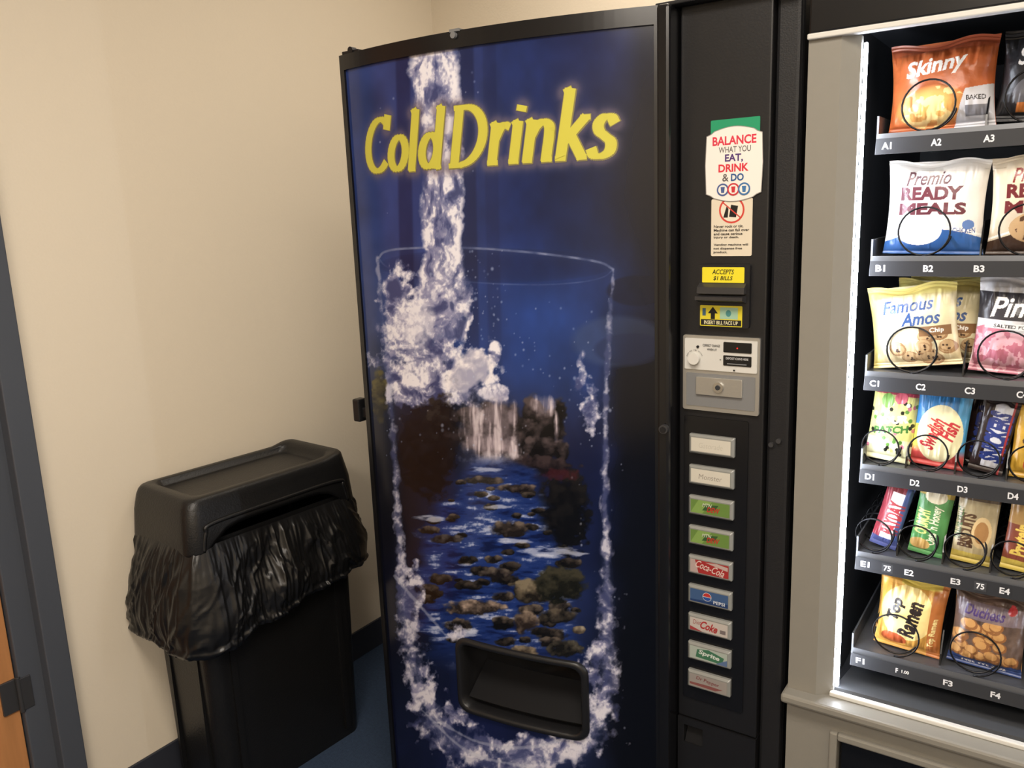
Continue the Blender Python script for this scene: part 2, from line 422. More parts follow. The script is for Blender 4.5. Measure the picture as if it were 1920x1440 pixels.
def blob(x, y, rx, ry): return 1-((U-x)/rx)**2-((W-y)/ry)**2
for x0, x1, al in ((742, 768, .5), (858, 888, .55), (905, 930, .25)):  # upright dark bands: window-frame reflections painted over the picture
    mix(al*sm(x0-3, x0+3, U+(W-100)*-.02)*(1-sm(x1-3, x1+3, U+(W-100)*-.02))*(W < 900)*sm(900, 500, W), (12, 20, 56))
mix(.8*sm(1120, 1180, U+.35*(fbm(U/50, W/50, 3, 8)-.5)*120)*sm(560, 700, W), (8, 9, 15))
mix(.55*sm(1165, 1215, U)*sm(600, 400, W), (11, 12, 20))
U2 = U+34*(fbm(U/38, W/44, 3, 91)-.5); W2 = W+44*(fbm(U/40, W/40, 3, 92)-.5)
rim1 = cat([(710, 484), (722, 472), (760, 466), (850, 464), (960, 470), (1060, 481), (1125, 492), (1150, 505)], 5)
rim2 = cat([(710, 484), (730, 502), (800, 520), (900, 530), (1000, 534), (1080, 530), (1130, 520), (1150, 505)], 5)
mix(blob(930, 498, 220, 33).clip(0, 1)**.3*.35, (12, 18, 46))
d1 = dline(rim1); d2 = dline(rim2); rn = fbm(U/20, W/20, 3, 5)
mix(.8*np.clip(1.8-d1/1.5, 0, 1)*(rn*1.4), (142, 148, 176)); mix(.38*np.clip(1.3-d2/1.4, 0, 1)*(rn*1.4), (110, 122, 164)); mix(.3*np.exp(-d1/5), (56, 70, 112))
m = np.clip(blob(1160, 640, 95, 52)*3, 0, 1); mix(m*.34, (76, 88, 118)); m = np.clip(blob(1185, 655, 75, 32)*4, 0, 1)*(W > 610); mix(m*.35, (20, 26, 56))  # grey-blue ellipse: reflection arc by the glass rim, painted in
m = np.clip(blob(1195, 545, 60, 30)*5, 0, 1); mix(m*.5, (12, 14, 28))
fa = fbm(U2/13, W2/34, 5, 21); fb_ = fbm(U/15, W/17, 5, 33); fc = fbm(U/7, W/70, 4, 41); fd = fbm(U/34, W/8, 5, 55); fine = fbm(U/4.5, W/6, 3, 71); fg = fbm(U2/20, W2/20, 5, 77)
def water(m, gain=1.0, vert=True, lift=0):
    """translucent poured water: soft body, pale folds, small sparkles, blue gaps"""
    m = np.clip(m, 0, 1); f = (fa if vert else fg)+lift
    mix(m*.82*gain, (108, 111, 150)); mix(m*gain*np.clip((f-.37)*4.2, 0, 1)*.85, (174, 173, 198)); mix(m*gain*np.clip((f*.7+fine*.3-.50)*8, 0, 1)*.95, (230, 228, 236))
    mix(m*gain*np.clip((.41-f)*8, 0, 1)*.65, (42, 50, 94))
# falling water
wp = (fbm(W/35, U/60, 3, 4)-.5)*14
xc = np.interp(W, [90, 200, 300, 400, 470, 560, 620], [812, 820, 832, 828, 832, 828, 800])+wp*.6
hw = np.interp(W, [90, 200, 300, 400, 470, 540, 620], [50, 46, 38, 42, 36, 52, 80])
m = np.clip((1.0-np.abs(U-xc)/hw)*4+(fb_-.5)*1.3+.15, 0, 1)*sm(650, 580, W)
water(m, 1, True, .02)
# splash
mm = np.full(U.shape, -9.)
for b in ((762, 610, 50, 86), (800, 680, 88, 66), (890, 690, 48, 40), (836, 590, 44, 84), (742, 580, 24, 84), (790, 738, 66, 28), (735, 700, 18, 54), (852, 735, 50, 28), (925, 735, 34, 16), (925, 665, 14, 30)): mm = np.maximum(mm, blob(*b))
m = np.clip(mm*1.7+(fb_-.5)*4.0+.3, 0, 1)*(mm > -1.6)
water(m, 1, False)
mm = np.maximum(blob(890, 688, 42, 36), blob(862, 712, 32, 26)); m = np.clip(mm*2.4+(fb_-.5)*2, 0, 1); mix(m*.7, (216, 211, 220)); mix(m*np.clip((fg-.5)*4, 0, 1)*.8, (244, 240, 242)); mix(m*np.clip((.44-fg)*6, 0, 1)*.5, (146, 148, 180))
mm = blob(785, 610, 34, 56); mix(np.clip(mm*1.4+(fb_-.5)*2.4, 0, 1)*.55, (222, 220, 230))
def rocky(x, y, rx, ry, base, lite, sd=5, sc=13):
    global col
    sl = (np.abs(U-x) < rx*1.8) & (np.abs(W-y) < ry*1.9)
    if not sl.any(): return
    u, w_ = U[sl], W[sl]
    nz = fbm(u/sc+sd, w_/(sc*.85), 3, sd); m = np.clip((1-((u-x)/rx)**2-((w_-y)/ry)**2+(nz-.5)*1.3)*2.4, 0, 1)[:, None]
    sh = np.clip((y-w_)/ry*.6+.30+(nz-.5)*1.8, 0, 1)[:, None]
    cc = np.array(base, float)*(1-sh)+np.array(lite, float)*sh
    col[sl] = col[sl]*(1-m)+cc*m
rocky(712, 742, 16, 50, (40, 40, 40), (90, 84, 56), 2)
rocky(800, 850, 62, 90, (8, 8, 14), (20, 20, 28), 3); rocky(830, 790, 34, 54, (12, 12, 18), (40, 37, 38), 4)
rocky(925, 810, 86, 60, (22, 18, 22), (60, 52, 56), 7, 24)
for i, (x, y, rx, ry) in enumerate(((1000, 776, 26, 34), (1032, 800, 30, 40), (985, 815, 28, 36), (1015, 840, 40, 24), (1050, 772, 16, 30), (876, 778, 22, 18), (965, 850, 24, 18), (1052, 845, 18, 22))): rocky(x, y, rx, ry, (12, 10, 12), (76, 66, 68), 60+i, 16)
rocky(1060, 960, 55, 90, (9, 9, 12), (26, 24, 24), 9)
rocky(1000, 874, 84, 20, (18, 14, 18), (54, 44, 46), 10)
m = np.clip((blob(1045, 890, 46, 11)+(fb_-.5)*3.5)*1.2, 0, 1); mix(m*.45, (84, 28, 36))
# waterfall: misty threads between dark rocks
for x, y, rx, ry, sl_ in ((893, 800, 36, 56, .15), (934, 798, 34, 66, 0), (908, 838, 48, 28, .1), (1018, 762, 28, 24, 0), (960, 840, 20, 24, 0), (1044, 800, 6, 34, 0), (962, 775, 10, 34, 0)):
    q = 1-((U-x-sl_*(W-y))/rx)**2-((W-y)/ry)**2
    m = np.clip(q*1.2+(fb_-.5)*1.6, 0, 1); mix(m*(.45+.4*np.clip((fc-.42)*5, 0, 1)), (162, 148, 158)); mix(m*np.clip((fc-.48)*3.4, 0, 1)*.75, (226, 216, 222))
m = np.clip((blob(925, 862, 64, 15)+(fb_-.5)*2), 0, 1); mix(m*.6, (206, 200, 210))
m = np.clip((blob(905, 742, 60, 14)+(fb_-.5)*2.4), 0, 1); mix(m*.5, (170, 170, 196))
# stream
lx = np.interp(W, [850, 900, 1000, 1100, 1250, 1300], [880, 850, 780, 765, 790, 830])+60*(fbm(W/25, U/90, 3, 3)-.5); rx_ = np.interp(W, [850, 900, 1000, 1100, 1250], [975, 1020, 1050, 1090, 1105])+60*(fbm(W/22, U/90, 3, 7)-.5)
m = sm(0, 34, U-lx)*sm(0, 34, rx_-U)*sm(850, 880, W)*sm(1270, 1180, W)
mix(m*.8, (28, 49, 112)); mix(m*np.clip((fd-.52)*4, 0, 1)*.55, (86, 104, 156)); mix(m*np.clip((fd*.8+fine*.2-.61)*8, 0, 1)*.75, (190, 197, 220)); mix(m*np.clip((.45-fd)*6, 0, 1)*.75, (10, 16, 50))
rng = random.Random(21)
for i in range(60):
    y = 885+350*rng.random()**.8; a_ = np.interp(y, [850, 900, 1000, 1100, 1250], [880, 850, 790, 790, 810]); c_ = np.interp(y, [850, 900, 1000, 1100, 1250], [975, 1020, 1050, 1090, 1100])
    x = rng.uniform(a_, c_); s_ = np.interp(y, [880, 1240], [6, 15])*rng.uniform(.6, 1.4); g_ = rng.uniform(.5, 1.0)
    rocky(x, y, s_*1.6, s_*.72, (20*g_, 18*g_, 18*g_), (100*g_, 90*g_, 82*g_), 40+i, 11)
for i, (x, y, rx, ry, b, l) in enumerate([(955, 992, 40, 18, (28, 24, 23), (106, 95, 86)), (905, 900, 40, 9, (24, 21, 22), (96, 86, 80)), (970, 915, 36, 9, (24, 20, 21), (104, 92, 86)),
    (890, 1138, 60, 16, (36, 31, 29), (160, 142, 130)), (1000, 1108, 50, 25, (28, 25, 21), (120, 110, 92)), (1050, 1096, 50, 38, (16, 17, 13), (56, 54, 43)), (930, 1075, 30, 12, (22, 19, 20), (92, 84, 78)),
    (985, 1165, 25, 24, (36, 29, 27), (134, 119, 106)), (980, 1222, 28, 14, (36, 31, 28), (136, 124, 106)), (1045, 1155, 38, 15, (19, 18, 17), (84, 76, 66)), (835, 1010, 30, 9, (18, 17, 20), (82, 78, 77)), (1060, 1215, 36, 18, (19, 18, 17), (82, 78, 68)),
    (1085, 1180, 14, 8, (50, 42, 36), (152, 142, 124))]): rocky(x, y, rx, ry, b, l, 20+i, 13)
for b in ((1030, 1035, 60, 11), (805, 972, 34, 7), (960, 1014, 40, 6), (905, 880, 36, 6), (870, 1190, 30, 10), (860, 1060, 26, 5), (930, 950, 24, 5)):
    m = np.clip((blob(*b)+(fd-.5)*4)*1.3, 0, 1); mix(m*.68, (194, 200, 220))
# walls of the glass: rippling water
ls = cat([(708, 482), (718, 600), (732, 740), (742, 900), (752, 1050), (768, 1200), (800, 1320), (860, 1395), (960, 1425), (1010, 1430)], 4)
rs = cat([(1150, 508), (1144, 600), (1138, 700), (1134, 850), (1136, 1000), (1140, 1200), (1130, 1320), (1090, 1400), (1000, 1432)], 4)
for P, f0 in ((ls, 1), (rs, .9)):
    d = dline(P); wdt = np.interp(W, [480, 620, 800, 1000, 1200, 1400], [4, 6, 7, 9, 24, 38])*f0; al = np.interp(W, [480, 600, 720, 950, 1100], [.3, .35, .5, .6, .8])
    mix(.5*al*np.exp(-(d/(wdt*.5+2))**2), (70, 82, 126)); water(np.clip((1.0-d/wdt)*1.3+(fb_-.5)*3.2, 0, 1)*al*(d < wdt*2.5), .85, False)
mm = np.full(U.shape, -9.)
for b in ((1103, 770, 24, 54), (1118, 1245, 28, 54), (1125, 1320, 22, 50), (775, 1110, 20, 56), (795, 1290, 32, 60), (850, 1190, 22, 26), (1000, 1404, 130, 26), (860, 1340, 36, 30), (1090, 700, 10, 40), (900, 1400, 70, 20)): mm = np.maximum(mm, blob(*b))
water(np.clip(mm*1.3+(fb_-.5)*4.4-.1, 0, 1)*(mm > -1.3), .78, False)
for P in ([(820, 1350), (900, 1392), (1000, 1400), (1100, 1370)], [(790, 1330), (880, 1410), (1000, 1440)], [(740, 1080), (800, 1150), (835, 1190)]):
    mix(np.clip(1.5-dline(cat(P, 6))/2.6+(fb_-.5)*2, 0, 1)*.45, (180, 184, 202))
rng = random.Random(8)
for i in range(250):
    if i < 140: x = rng.uniform(725, 1150); y = rng.uniform(540, 860)
    elif i < 205: x = rng.gauss(895, 36); y = rng.uniform(470, 640)
    elif i < 222: x = rng.gauss(840, 90); y = rng.uniform(130, 470)
    else: x = rng.uniform(1070, 1180); y = rng.uniform(700, 1380)
    r = rng.choice([.9, 1.1, 1.4, 1.8]) if rng.random() < .95 else 2.6
    i0 = (np.abs(U-x) < 6) & (np.abs(W-y) < 7)
    mk = np.clip(1.5-np.hypot(U[i0]-x, (W[i0]-y)*.8)/r, 0, 1)[:, None]*rng.uniform(.2, .6)
    col[i0] = col[i0]*(1-mk)+np.array([176., 184, 210])*mk
reg = (ZZ > zb0-.05) & (ZZ < zt+.06); d = np.full(U.shape, 1.0)
xr_ = XX[reg]; zr_ = ZZ[reg]; dd = np.full(xr_.shape, 1.0)
for P in strokes:
    Q = P[::3]+[P[-1]] if len(P) > 8 else P
    for (x0, y0), (x1, y1) in zip(Q[:-1], Q[1:]):
        L = (x1-x0)**2+(y1-y0)**2
        if L == 0: continue
        t = np.clip(((xr_-x0)*(x1-x0)+(zr_-y0)*(y1-y0))/L, 0, 1); dd = np.minimum(dd, np.hypot(xr_-x0-t*(x1-x0), zr_-y0-t*(y1-y0)))
d[reg] = dd
mix(.65*np.exp(-(np.maximum(d-capH*.088, 0)/(.0080))**1.4), (104, 92, 106))
P3 = np.stack([XX, YY-.0005, ZZ], -1)
xcn = (XX[:-1, :-1]+XX[1:, 1:])/2; zcn = (ZZ[:-1, :-1]+ZZ[1:, 1:])/2
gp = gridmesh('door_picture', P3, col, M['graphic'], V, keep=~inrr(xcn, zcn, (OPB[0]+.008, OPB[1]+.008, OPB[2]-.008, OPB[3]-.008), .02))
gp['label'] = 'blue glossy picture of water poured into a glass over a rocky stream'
# pick-up opening
ob = MB()
def res(off, dy, n=96):
    b = (OPB[0]+off, OPB[1]+off, OPB[2]-off, OPB[3]-off); P = rrect(b, max(.028-off*.5, .012), 6); P = P+[P[0]]
    D = [0]
    for a, c in zip(P[:-1], P[1:]): D.append(D[-1]+math.hypot(c[0]-a[0], c[1]-a[1]))
    X = np.interp(np.linspace(0, D[-1], n+1)[:-1], D, [p[0] for p in P]); Z = np.interp(np.linspace(0, D[-1], n+1)[:-1], D, [p[1] for p in P])
    return [(x, float(yd(x))+dy, z) for x, z in zip(X, Z)]
L = [res(*a) for a in ((0, .004), (0, -.005), (.003, -.009), (.011, -.009), (.014, -.006), (.015, .02), (.016, .10))]
ob.loops(L, False, True)
op = ob.build('pickup_opening', M['black'], V, 0, True)
fl = MB(); n = 12
za, ya, zb_, yb_ = .432, .012, .488, .085
vs = []; fs = []
for i in range(n+1):
    x = OPB[0]+.018+(OPB[2]-OPB[0]-.036)*i/n; y = yd(x)
    vs += [(x, y+ya, za), (x, y+yb_, zb_), (x, y+yb_+.004, zb_-.004), (x, y+ya+.004, za-.006)]
for i in range(n):
    for k in range(4): fs.append([4*i+k, 4*i+4+k, 4*i+4+(k+1) % 4, 4*i+(k+1) % 4])
fs += [[0, 1, 2, 3], [4*n+3, 4*n+2, 4*n+1, 4*n]]
fl.add(vs, fs)
fl.build('flap', M['flap'], op, 0)
# right stile of the door, selection column
box('door_stile', M['blackgloss'], V, DX1-.001, -.606, 1.383, 1.45, .03, TOP, .006)
YF = 1.425
x0, z0, x1, z1 = pbox(1283, 1362, 1318, 1395, YF)
ztop = onY(1300, 1350, YF)[1]
box('selection_column', M['black'], V, -.604, -.444, YF, 1.452, ztop+.003, TOP, .003)
box('side_trim', M['blackrough'], V, -.442, -.402, YF+.012, 1.452, .03, TOP, .006)
lp = MB(); lp.box(-.604, x0, YF-.002, 1.452, .03, ztop).box(x1, -.444, YF-.002, 1.452, .03, ztop).box(x0, x1, YF-.002, 1.452, .03, z0).box(x0, x1, YF-.002, 1.452, z1, ztop)
lp.build('lower_panel', M['black'], V, 0)
MB().box(x0, x1, YF+.02, 1.452, z0, z1).prismx([(YF+.002, z0), (YF+.02, z0), (YF+.02, z1-.005)], x0+.001, x1-.001).build('coin_return_cup', M['flap'], V, 0)
box('top_cap', M['blackrough'], V, DX1-.01, -.402, 1.40, 1.46, TOP-.001, TOP+.006, .002)
x, z = onY(1243, 803, 1.383); lk = MB().disc(x+.004, z, .0085, 1.374, 1.384).build('lock', M['dgrey'], V, 0); MB().disc(x+.004, z, .0055, 1.371, 1.376).build('keyhole', M['black'], lk, 0)
for (u, v) in ((1447, 833), (1461, 826)):
    x, z = onY(u, v, YF+.012); MB().disc(x, z, .0045, YF+.006, YF+.013, 12).build('bolt', M['dgrey'], V, 0)
z = onY(672, 770, 1.36)[1]
MB().box(DX0-.058, DX0-.036, 1.335, 1.362, z-.020, z+.034).box(DX0-.040, DX0+.006, 1.345, 1.395, z-.012, z+.014).build('side_latch', M['black'], V, .004)
MB().box(DX0+.004, DX0+.05, 1.325, 1.43, TOP, TOP+.008).disc(DX0+.03, TOP+.008, .007, 1.322, 1.336, 12).build('hinge', M['black'], V, 0)
x, z = hit(856, 70)
MB().box(x-.010, x+.012, yd(x)-.009, yd(x)+.01, TOP-.002, TOP+.003).disc(x, TOP-.008, .006, yd(x)-.012, yd(x)-.005, 12).build('top_catch', M['grey'], V, 0)

# ---- signs
b = pbox(1333, 222, 1425, 300, YF)
Print(YF-.0006).poly(rrect(b, .002), (34, 142, 100)).build('green_card', M['print'], V)
b = pbox(1334, 372, 1411, 480, YF); p = Print(YF-.0010); p.poly(rrect(b, .003), (212, 202, 182))
cx_, cz_ = b[0]+(b[2]-b[0])*.5, b[1]+(b[3]-b[1])*.80; R_ = (b[2]-b[0])*.31
p.poly(ell(cx_, cz_, R_, R_), (196, 66, 56)).poly(ell(cx_, cz_, R_*.86, R_*.86), (218, 210, 192))
p.poly([(cx_-R_*.2, cz_-R_*.5), (cx_+R_*.35, cz_-R_*.55), (cx_+R_*.5, cz_+R_*.3), (cx_-R_*.05, cz_+R_*.4)], (24, 22, 22))
p.poly([(cx_-R_*.65, cz_-R_*.55), (cx_-R_*.3, cz_-R_*.55), (cx_-R_*.25, cz_+R_*.1), (cx_-R_*.4, cz_+R_*.3)], (24, 22, 22))
a = math.radians(-40); dx, dz = math.cos(a), math.sin(a)
p.poly([(cx_-dx*R_*.9+dz*.001, cz_-dz*R_*.9-dx*.001), (cx_+dx*R_*.9+dz*.001, cz_+dz*R_*.9-dx*.001), (cx_+dx*R_*.9-dz*.001, cz_+dz*R_*.9+dx*.001), (cx_-dx*R_*.9-dz*.001, cz_-dz*R_*.9+dx*.001)], (196, 66, 56))
for i, (t, wf) in enumerate((('Never rock or tilt.', .72), ('Machine can fall over', .86), ('and cause serious', .70), ('injury or death.', .62), ('', 0), ('Vending machine will', .84), ('not dispense free', .70), ('product.', .34))):
    if t: zt_ = .545-i*.065; p.text(t, sub(b, .07, zt_-.048, .07+wf, zt_), (44, 38, 36), 0, .02)
o = p.build('warning_sticker', M['print'], V); o['label'] = 'worn white sticker warning never to rock or tilt the machine'
b = pbox(1323, 236, 1432, 378, YF)
p = Print(YF-.0022)
def badge(b, e):
    x0, z0, x1, z1 = b; x0 += e; x1 -= e; z0 += e; z1 -= e; w_, h_ = x1-x0, z1-z0
    P = []
    for i in range(13): t = i/12; P.append((x0+w_*(.16+.68*t), z0+h_*.05*(1-math.sin(math.pi*t))))
    P += [(x0+w_*.90, z0+h_*.085), (x1-w_*.02, z0+h_*.11), (x1, z0+h_*.5), (x1-w_*.02, z1-h_*.11), (x0+w_*.90, z1-h_*.085)]
    for i in range(13): t = i/12; P.append((x0+w_*(.84-.68*t), z1-h_*.05*(1-math.sin(math.pi*t))))
    P += [(x0+w_*.10, z1-h_*.085), (x0+w_*.02, z1-h_*.11), (x0, z0+h_*.5), (x0+w_*.02, z0+h_*.11), (x0+w_*.10, z0+h_*.085)]
    return P
p.poly(badge(b, 0), (146, 142, 138)).poly(badge(b, .0012), (226, 222, 215))
p.text('BALANCE', sub(b, .13, .755, .88, .875), (206, 52, 74), 0, .03).text('WHAT YOU', sub(b, .24, .655, .79, .735), (96, 90, 90), 0, 0.01)
p.text('EAT,', sub(b, .35, .52, .66, .635), (76, 48, 110), 0, .03).text('DRINK', sub(b, .24, .40, .76, .505), (206, 48, 64), 0, .03)
p.text('&', sub(b, .31, .275, .42, .375), (90, 86, 86), 0, 0.01).text('DO', sub(b, .46, .275, .68, .375), (40, 84, 138), 0, .03)
for i, c_ in enumerate(((70, 90, 140), (190, 50, 60), (60, 110, 160))):
    xx = b[0]+(b[2]-b[0])*(.32+.185*i); zz = b[1]+(b[3]-b[1])*.165; r = (b[2]-b[0])*.105
    p.poly(ell(xx, zz, r, r, 20), c_).poly(ell(xx, zz, r*.74, r*.74, 20), (226, 222, 215)).poly([(xx-r*.25, zz-r*.5), (xx+r*.25, zz-r*.5), (xx+r*.35, zz+r*.45), (xx-r*.35, zz+r*.45)], c_)
o = p.build('balance_sign', M['print'], V); o['label'] = 'white badge shaped sticker with pink and purple words about balance'

# ---- bill acceptor
b = pbox(1312, 495, 1408, 613, YF)
ba = MB().prism(rrect(b, .004), YF-.008, YF+.004).build('bill_acceptor', M['black'], V, 0)
bb = pbox(1317, 501, 1396, 530, YF-.008)
Print(YF-.0085).poly(rrect(bb, .0015), (222, 208, 44)).text('ACCEPTS', sub(bb, .24, .54, .76, .86), (24, 24, 20), .2, .02).text('$1 BILLS', sub(bb, .27, .12, .73, .42), (24, 24, 20), .2, .02).build('accepts_label', M['print'], ba)
b3 = pbox(1308, 534, 1396, 566, YF-.012)
MB().prismx([(YF-.008, b3[1]-.002), (YF-.030, b3[1]+.004), (YF-.030, b3[1]+.010), (YF-.008, b3[1]+.012)], b3[0]+.002, b3[2]+.002).prismx([(YF-.008, b3[1]+.015), (YF-.022, b3[1]+.015), (YF-.020, b3[3]-.004), (YF-.008, b3[3]+.003)], b3[0]+.002, b3[2]+.002).build('bill_slot', M['slot'], ba, 0)
bb = pbox(1313, 573, 1392, 612, YF-.008)
p = Print(YF-.0085); p.poly(rrect(bb, .0015), (206, 192, 50)).rect(sub(bb, .02, .04, .98, .32), (24, 24, 24)).text('INSERT BILL FACE UP', sub(bb, .1, .09, .9, .27), (226, 220, 180), 0, .01)
p.poly([(bb[0]+(bb[2]-bb[0])*t, bb[1]+(bb[3]-bb[1])*s_) for t, s_ in ((.26, .34), (.36, .34), (.36, .62), (.43, .62), (.31, .94), (.19, .62), (.26, .62))], (20, 20, 18))
p.rect(sub(bb, .48, .36, .90, .92), (150, 184, 160)).poly(ell(bb[0]+(bb[2]-bb[0])*.68, bb[1]+(bb[3]-bb[1])*.64, .005, .006, 16), (70, 130, 130)).rect(sub(bb, .06, .5, .14, .86), (60, 90, 110))
p.build('insert_label', M['print'], ba)
# ---- coin panel
b = pbox(1283, 630, 1426, 772, YF)
cpn = MB().prism(rrect(b, .004), YF-.006, YF+.002).build('coin_panel', M['silver'], V, 0)
up = sub(b, .03, .55, .97, .96)
MB().prism(rrect(up, .002), YF-.0085, YF-.005).build('upper_plate', M['cream'], cpn, 0)
p = Print(YF-.0090)
p.text('CORRECT CHANGE', sub(up, .26, .76, .50, .84), (40, 40, 40), 0, .01).text('WHEN LIT', sub(up, .32, .64, .46, .71), (40, 40, 40), 0, .01)
c0 = (up[0]+(up[2]-up[0])*.15, up[1]+(up[3]-up[1])*.36)
p.rect(sub(up, .50, .36, .52, .38), (40, 40, 40)).poly(ell(up[0]+(up[2]-up[0])*.70, up[1]+(up[3]-up[1])*.06, .002, .0016, 8), (30, 30, 30))
for i, ch in enumerate('PUSH FOR COIN RETURN'):
    if ch == ' ': continue
    a = math.radians(165-i*7.4); xx = c0[0]+.0155*math.cos(a); zz = c0[1]+.0155*math.sin(a); p.text(ch, (xx-.0007, zz-.0010, xx+.0007, zz+.0010), (50, 50, 50), 0, .01, a-math.pi/2)
p.build('panel_print', M['print'], cpn)
MB().disc(up[0]+(up[2]-up[0])*.19, up[1]+(up[3]-up[1])*.74, .0025, YF-.0105, YF-.008, 12).build('indicator', M['black'], cpn)
kn = MB().disc(c0[0], c0[1], .0105, YF-.018, YF-.008, 28).build('return_knob', M['white'], cpn, 0)
for i, (f0, f1) in enumerate(((.62, .94), (.20, .52))):
    bb = sub(up, .55, f0, .93, f1); o = MB().prism(rrect(bb, .0015), YF-.0100, YF-.008).build('display_window' if i == 0 else 'coin_slot', M['blackgloss'], cpn, 0)
lo_ = sub(b, .05, .06, .95, .50)
MB().prism(rrect(lo_, .002), YF-.0075, YF-.005).build('lower_plate', M['grey'], cpn, 0)
bb = sub(up, .55, .62, .93, .94); MB().disc((bb[0]+bb[2])/2, (bb[1]+bb[3])/2-.001, .0011, YF-.0106, YF-.0098, 10).build('red_light', M['red'], cpn)
bb = sub(up, .55, .20, .93, .52); MB().box(bb[0]+.008, bb[2]-.008, YF-.0125, YF-.0095, bb[1]+.003, bb[1]+.0045).build('slot_lip', M['grey'], cpn); Print(YF-.0102).text('DEPOSIT COINS HERE', sub(bb, .1, .62, .9, .84), (200, 200, 200), 0, .01).build('slot_print', M['print'], cpn)
ld = sub(b, .19, .22, .80, .46)
MB().prism(rrect(ld, .002), YF-.012, YF-.006).build('lock_plate', M['silver'], cpn, .0008)
xx, zz = (ld[0]+ld[2])/2, (ld[1]+ld[3])/2
MB().disc(xx, zz, .0095, YF-.016, YF-.011, 24).build('key_lock', M['chrome'], cpn, 0)
MB().disc(xx, zz, .0045, YF-.0175, YF-.0155, 16).build('keyhole', M['inside'], cpn)
# ---- selection buttons
x0b = onY(1283, 900, YF)[0]; x1b = onY(1402, 900, YF)[0]
zt_ = onY(1345, 784, YF)[1]; zbb = onY(1325, 1316, YF)[1]
MB().prism(rrect((x0b, zbb, x1b, zt_), .004), YF-.003, YF+.002).build('button_strip', M['blackgloss'], V, 0)
zc = list(np.linspace(onY(1343, 834, YF)[1], onY(1328, 1275, YF)[1], 9))
bx0 = (onY(1300, 833, YF)[0]+onY(1289, 1270, YF)[0])/2; bx1 = (onY(1386, 840, YF)[0]+onY(1367, 1280, YF)[0])/2
hh = .0185
names = ['blank white card', 'white card handwritten in pencil', 'green card', 'green card', 'red card', 'blue card', 'white card with red script', 'green and white card', 'grey and red card']
for i, z in enumerate(zc):
    bb = (bx0, z-hh, bx1, z+hh)
    B_ = MB().loops([[(x, YF-.002, zz) for x, zz in rrect(bb, .002)], [(x, YF-.009, zz) for x, zz in rrect(bb, .002)], [(x, YF-.013, zz) for x, zz in rrect(sub(bb, .045, .10, .955, .90), .001)]], True, True).build('selection_button', M['button'], V, 0)
    if i not in (2, 3): B_['label'] = 'rectangular drink button holding a '+names[i]
    c = sub(bb, .065, .15, .935, .85); p = Print(YF-.0131)
    A = lambda t, s_: (c[0]+(c[2]-c[0])*t, c[1]+(c[3]-c[1])*s_)
    if i < 2:
        p.rect(c, (196, 192, 180)); p.text('Gatorade' if i == 0 else 'Monster', sub(c, .2, .28, .8, .66), (174, 170, 158) if i == 0 else (118, 112, 104), .15, -.012)
    elif i < 4:
        p.rect(c, (96, 126, 60)).poly([A(0, 0), A(.3, 0), A(.55, 1), A(.2, 1)], (120, 150, 78)).poly([A(.30, .25), A(.62, .35), A(.72, .8), A(.4, .7)], (52, 82, 44))
        p.text('MTN', sub(c, .3, .55, .55, .82), (184, 194, 170), .3, .02).text('DEW', sub(c, .42, .18, .76, .58), (170, 46, 38), .3, .03)
    elif i == 4:
        p.rect(c, (150, 44, 44)).poly([A(0, .0), A(.22, 0), A(.12, 1), A(0, 1)], (168, 150, 146)).text('Coca-Cola', sub(c, .14, .22, .90, .80), (206, 186, 178), .4, .01, -.2).poly([A(.4, .9), A(.7, .72), A(.98, .55), A(.98, .85), A(.7, .98)], (176, 156, 150))
    elif i == 5:
        p.rect(c, (58, 84, 124)).poly([A(0, 0), A(1, 0), A(1, .3), A(0, .15)], (34, 56, 98)); q = A(.45, .55); p.poly(ell(q[0], q[1], .0088, .0088, 20), (200, 200, 196)).poly(ell(q[0], q[1]+.0002, .0078, .0078, 12, 0, math.pi*1.09), (170, 50, 50)).poly(ell(q[0], q[1]-.0008, .0078, .007, 12, math.pi, 2*math.pi*1.045), (40, 76, 146))
        p.text('PEPSI', sub(c, .62, .12, .92, .38), (190, 196, 206), 0, .02)
    elif i == 6:
        p.rect(c, (180, 172, 166)).text('Diet', sub(c, .08, .5, .30, .85), (140, 70, 70), .2, 0).text('Coke', sub(c, .28, .18, .74, .84), (160, 48, 50), .35, .03, -.12).rect(sub(c, .80, .2, .95, .5), (110, 100, 100)).poly([A(0, 0), A(.34, 0), A(0, .3)], (150, 60, 62))
    elif i == 7:
        p.rect(c, (156, 166, 158)).poly([A(.16, .16), A(.86, .06), A(.92, .6), A(.5, .95), (A(.2, .8))], (60, 106, 80)).text('Sprite', sub(c, .24, .28, .80, .74), (196, 204, 198), .1, .03, -.12).poly([A(.7, 0), A(1, 0), A(1, .5)], (84, 104, 140))
    else:
        p.rect(c, (140, 134, 130)).poly([A(0, .12), A(.7, .06), A(.9, .30), A(.5, .34), A(0, .30)], (122, 74, 72)).text('Dr Pepper', sub(c, .18, .46, .80, .82), (110, 54, 56), .1, .01, -.1)
    p.build('drink_card', M['print'], B_)

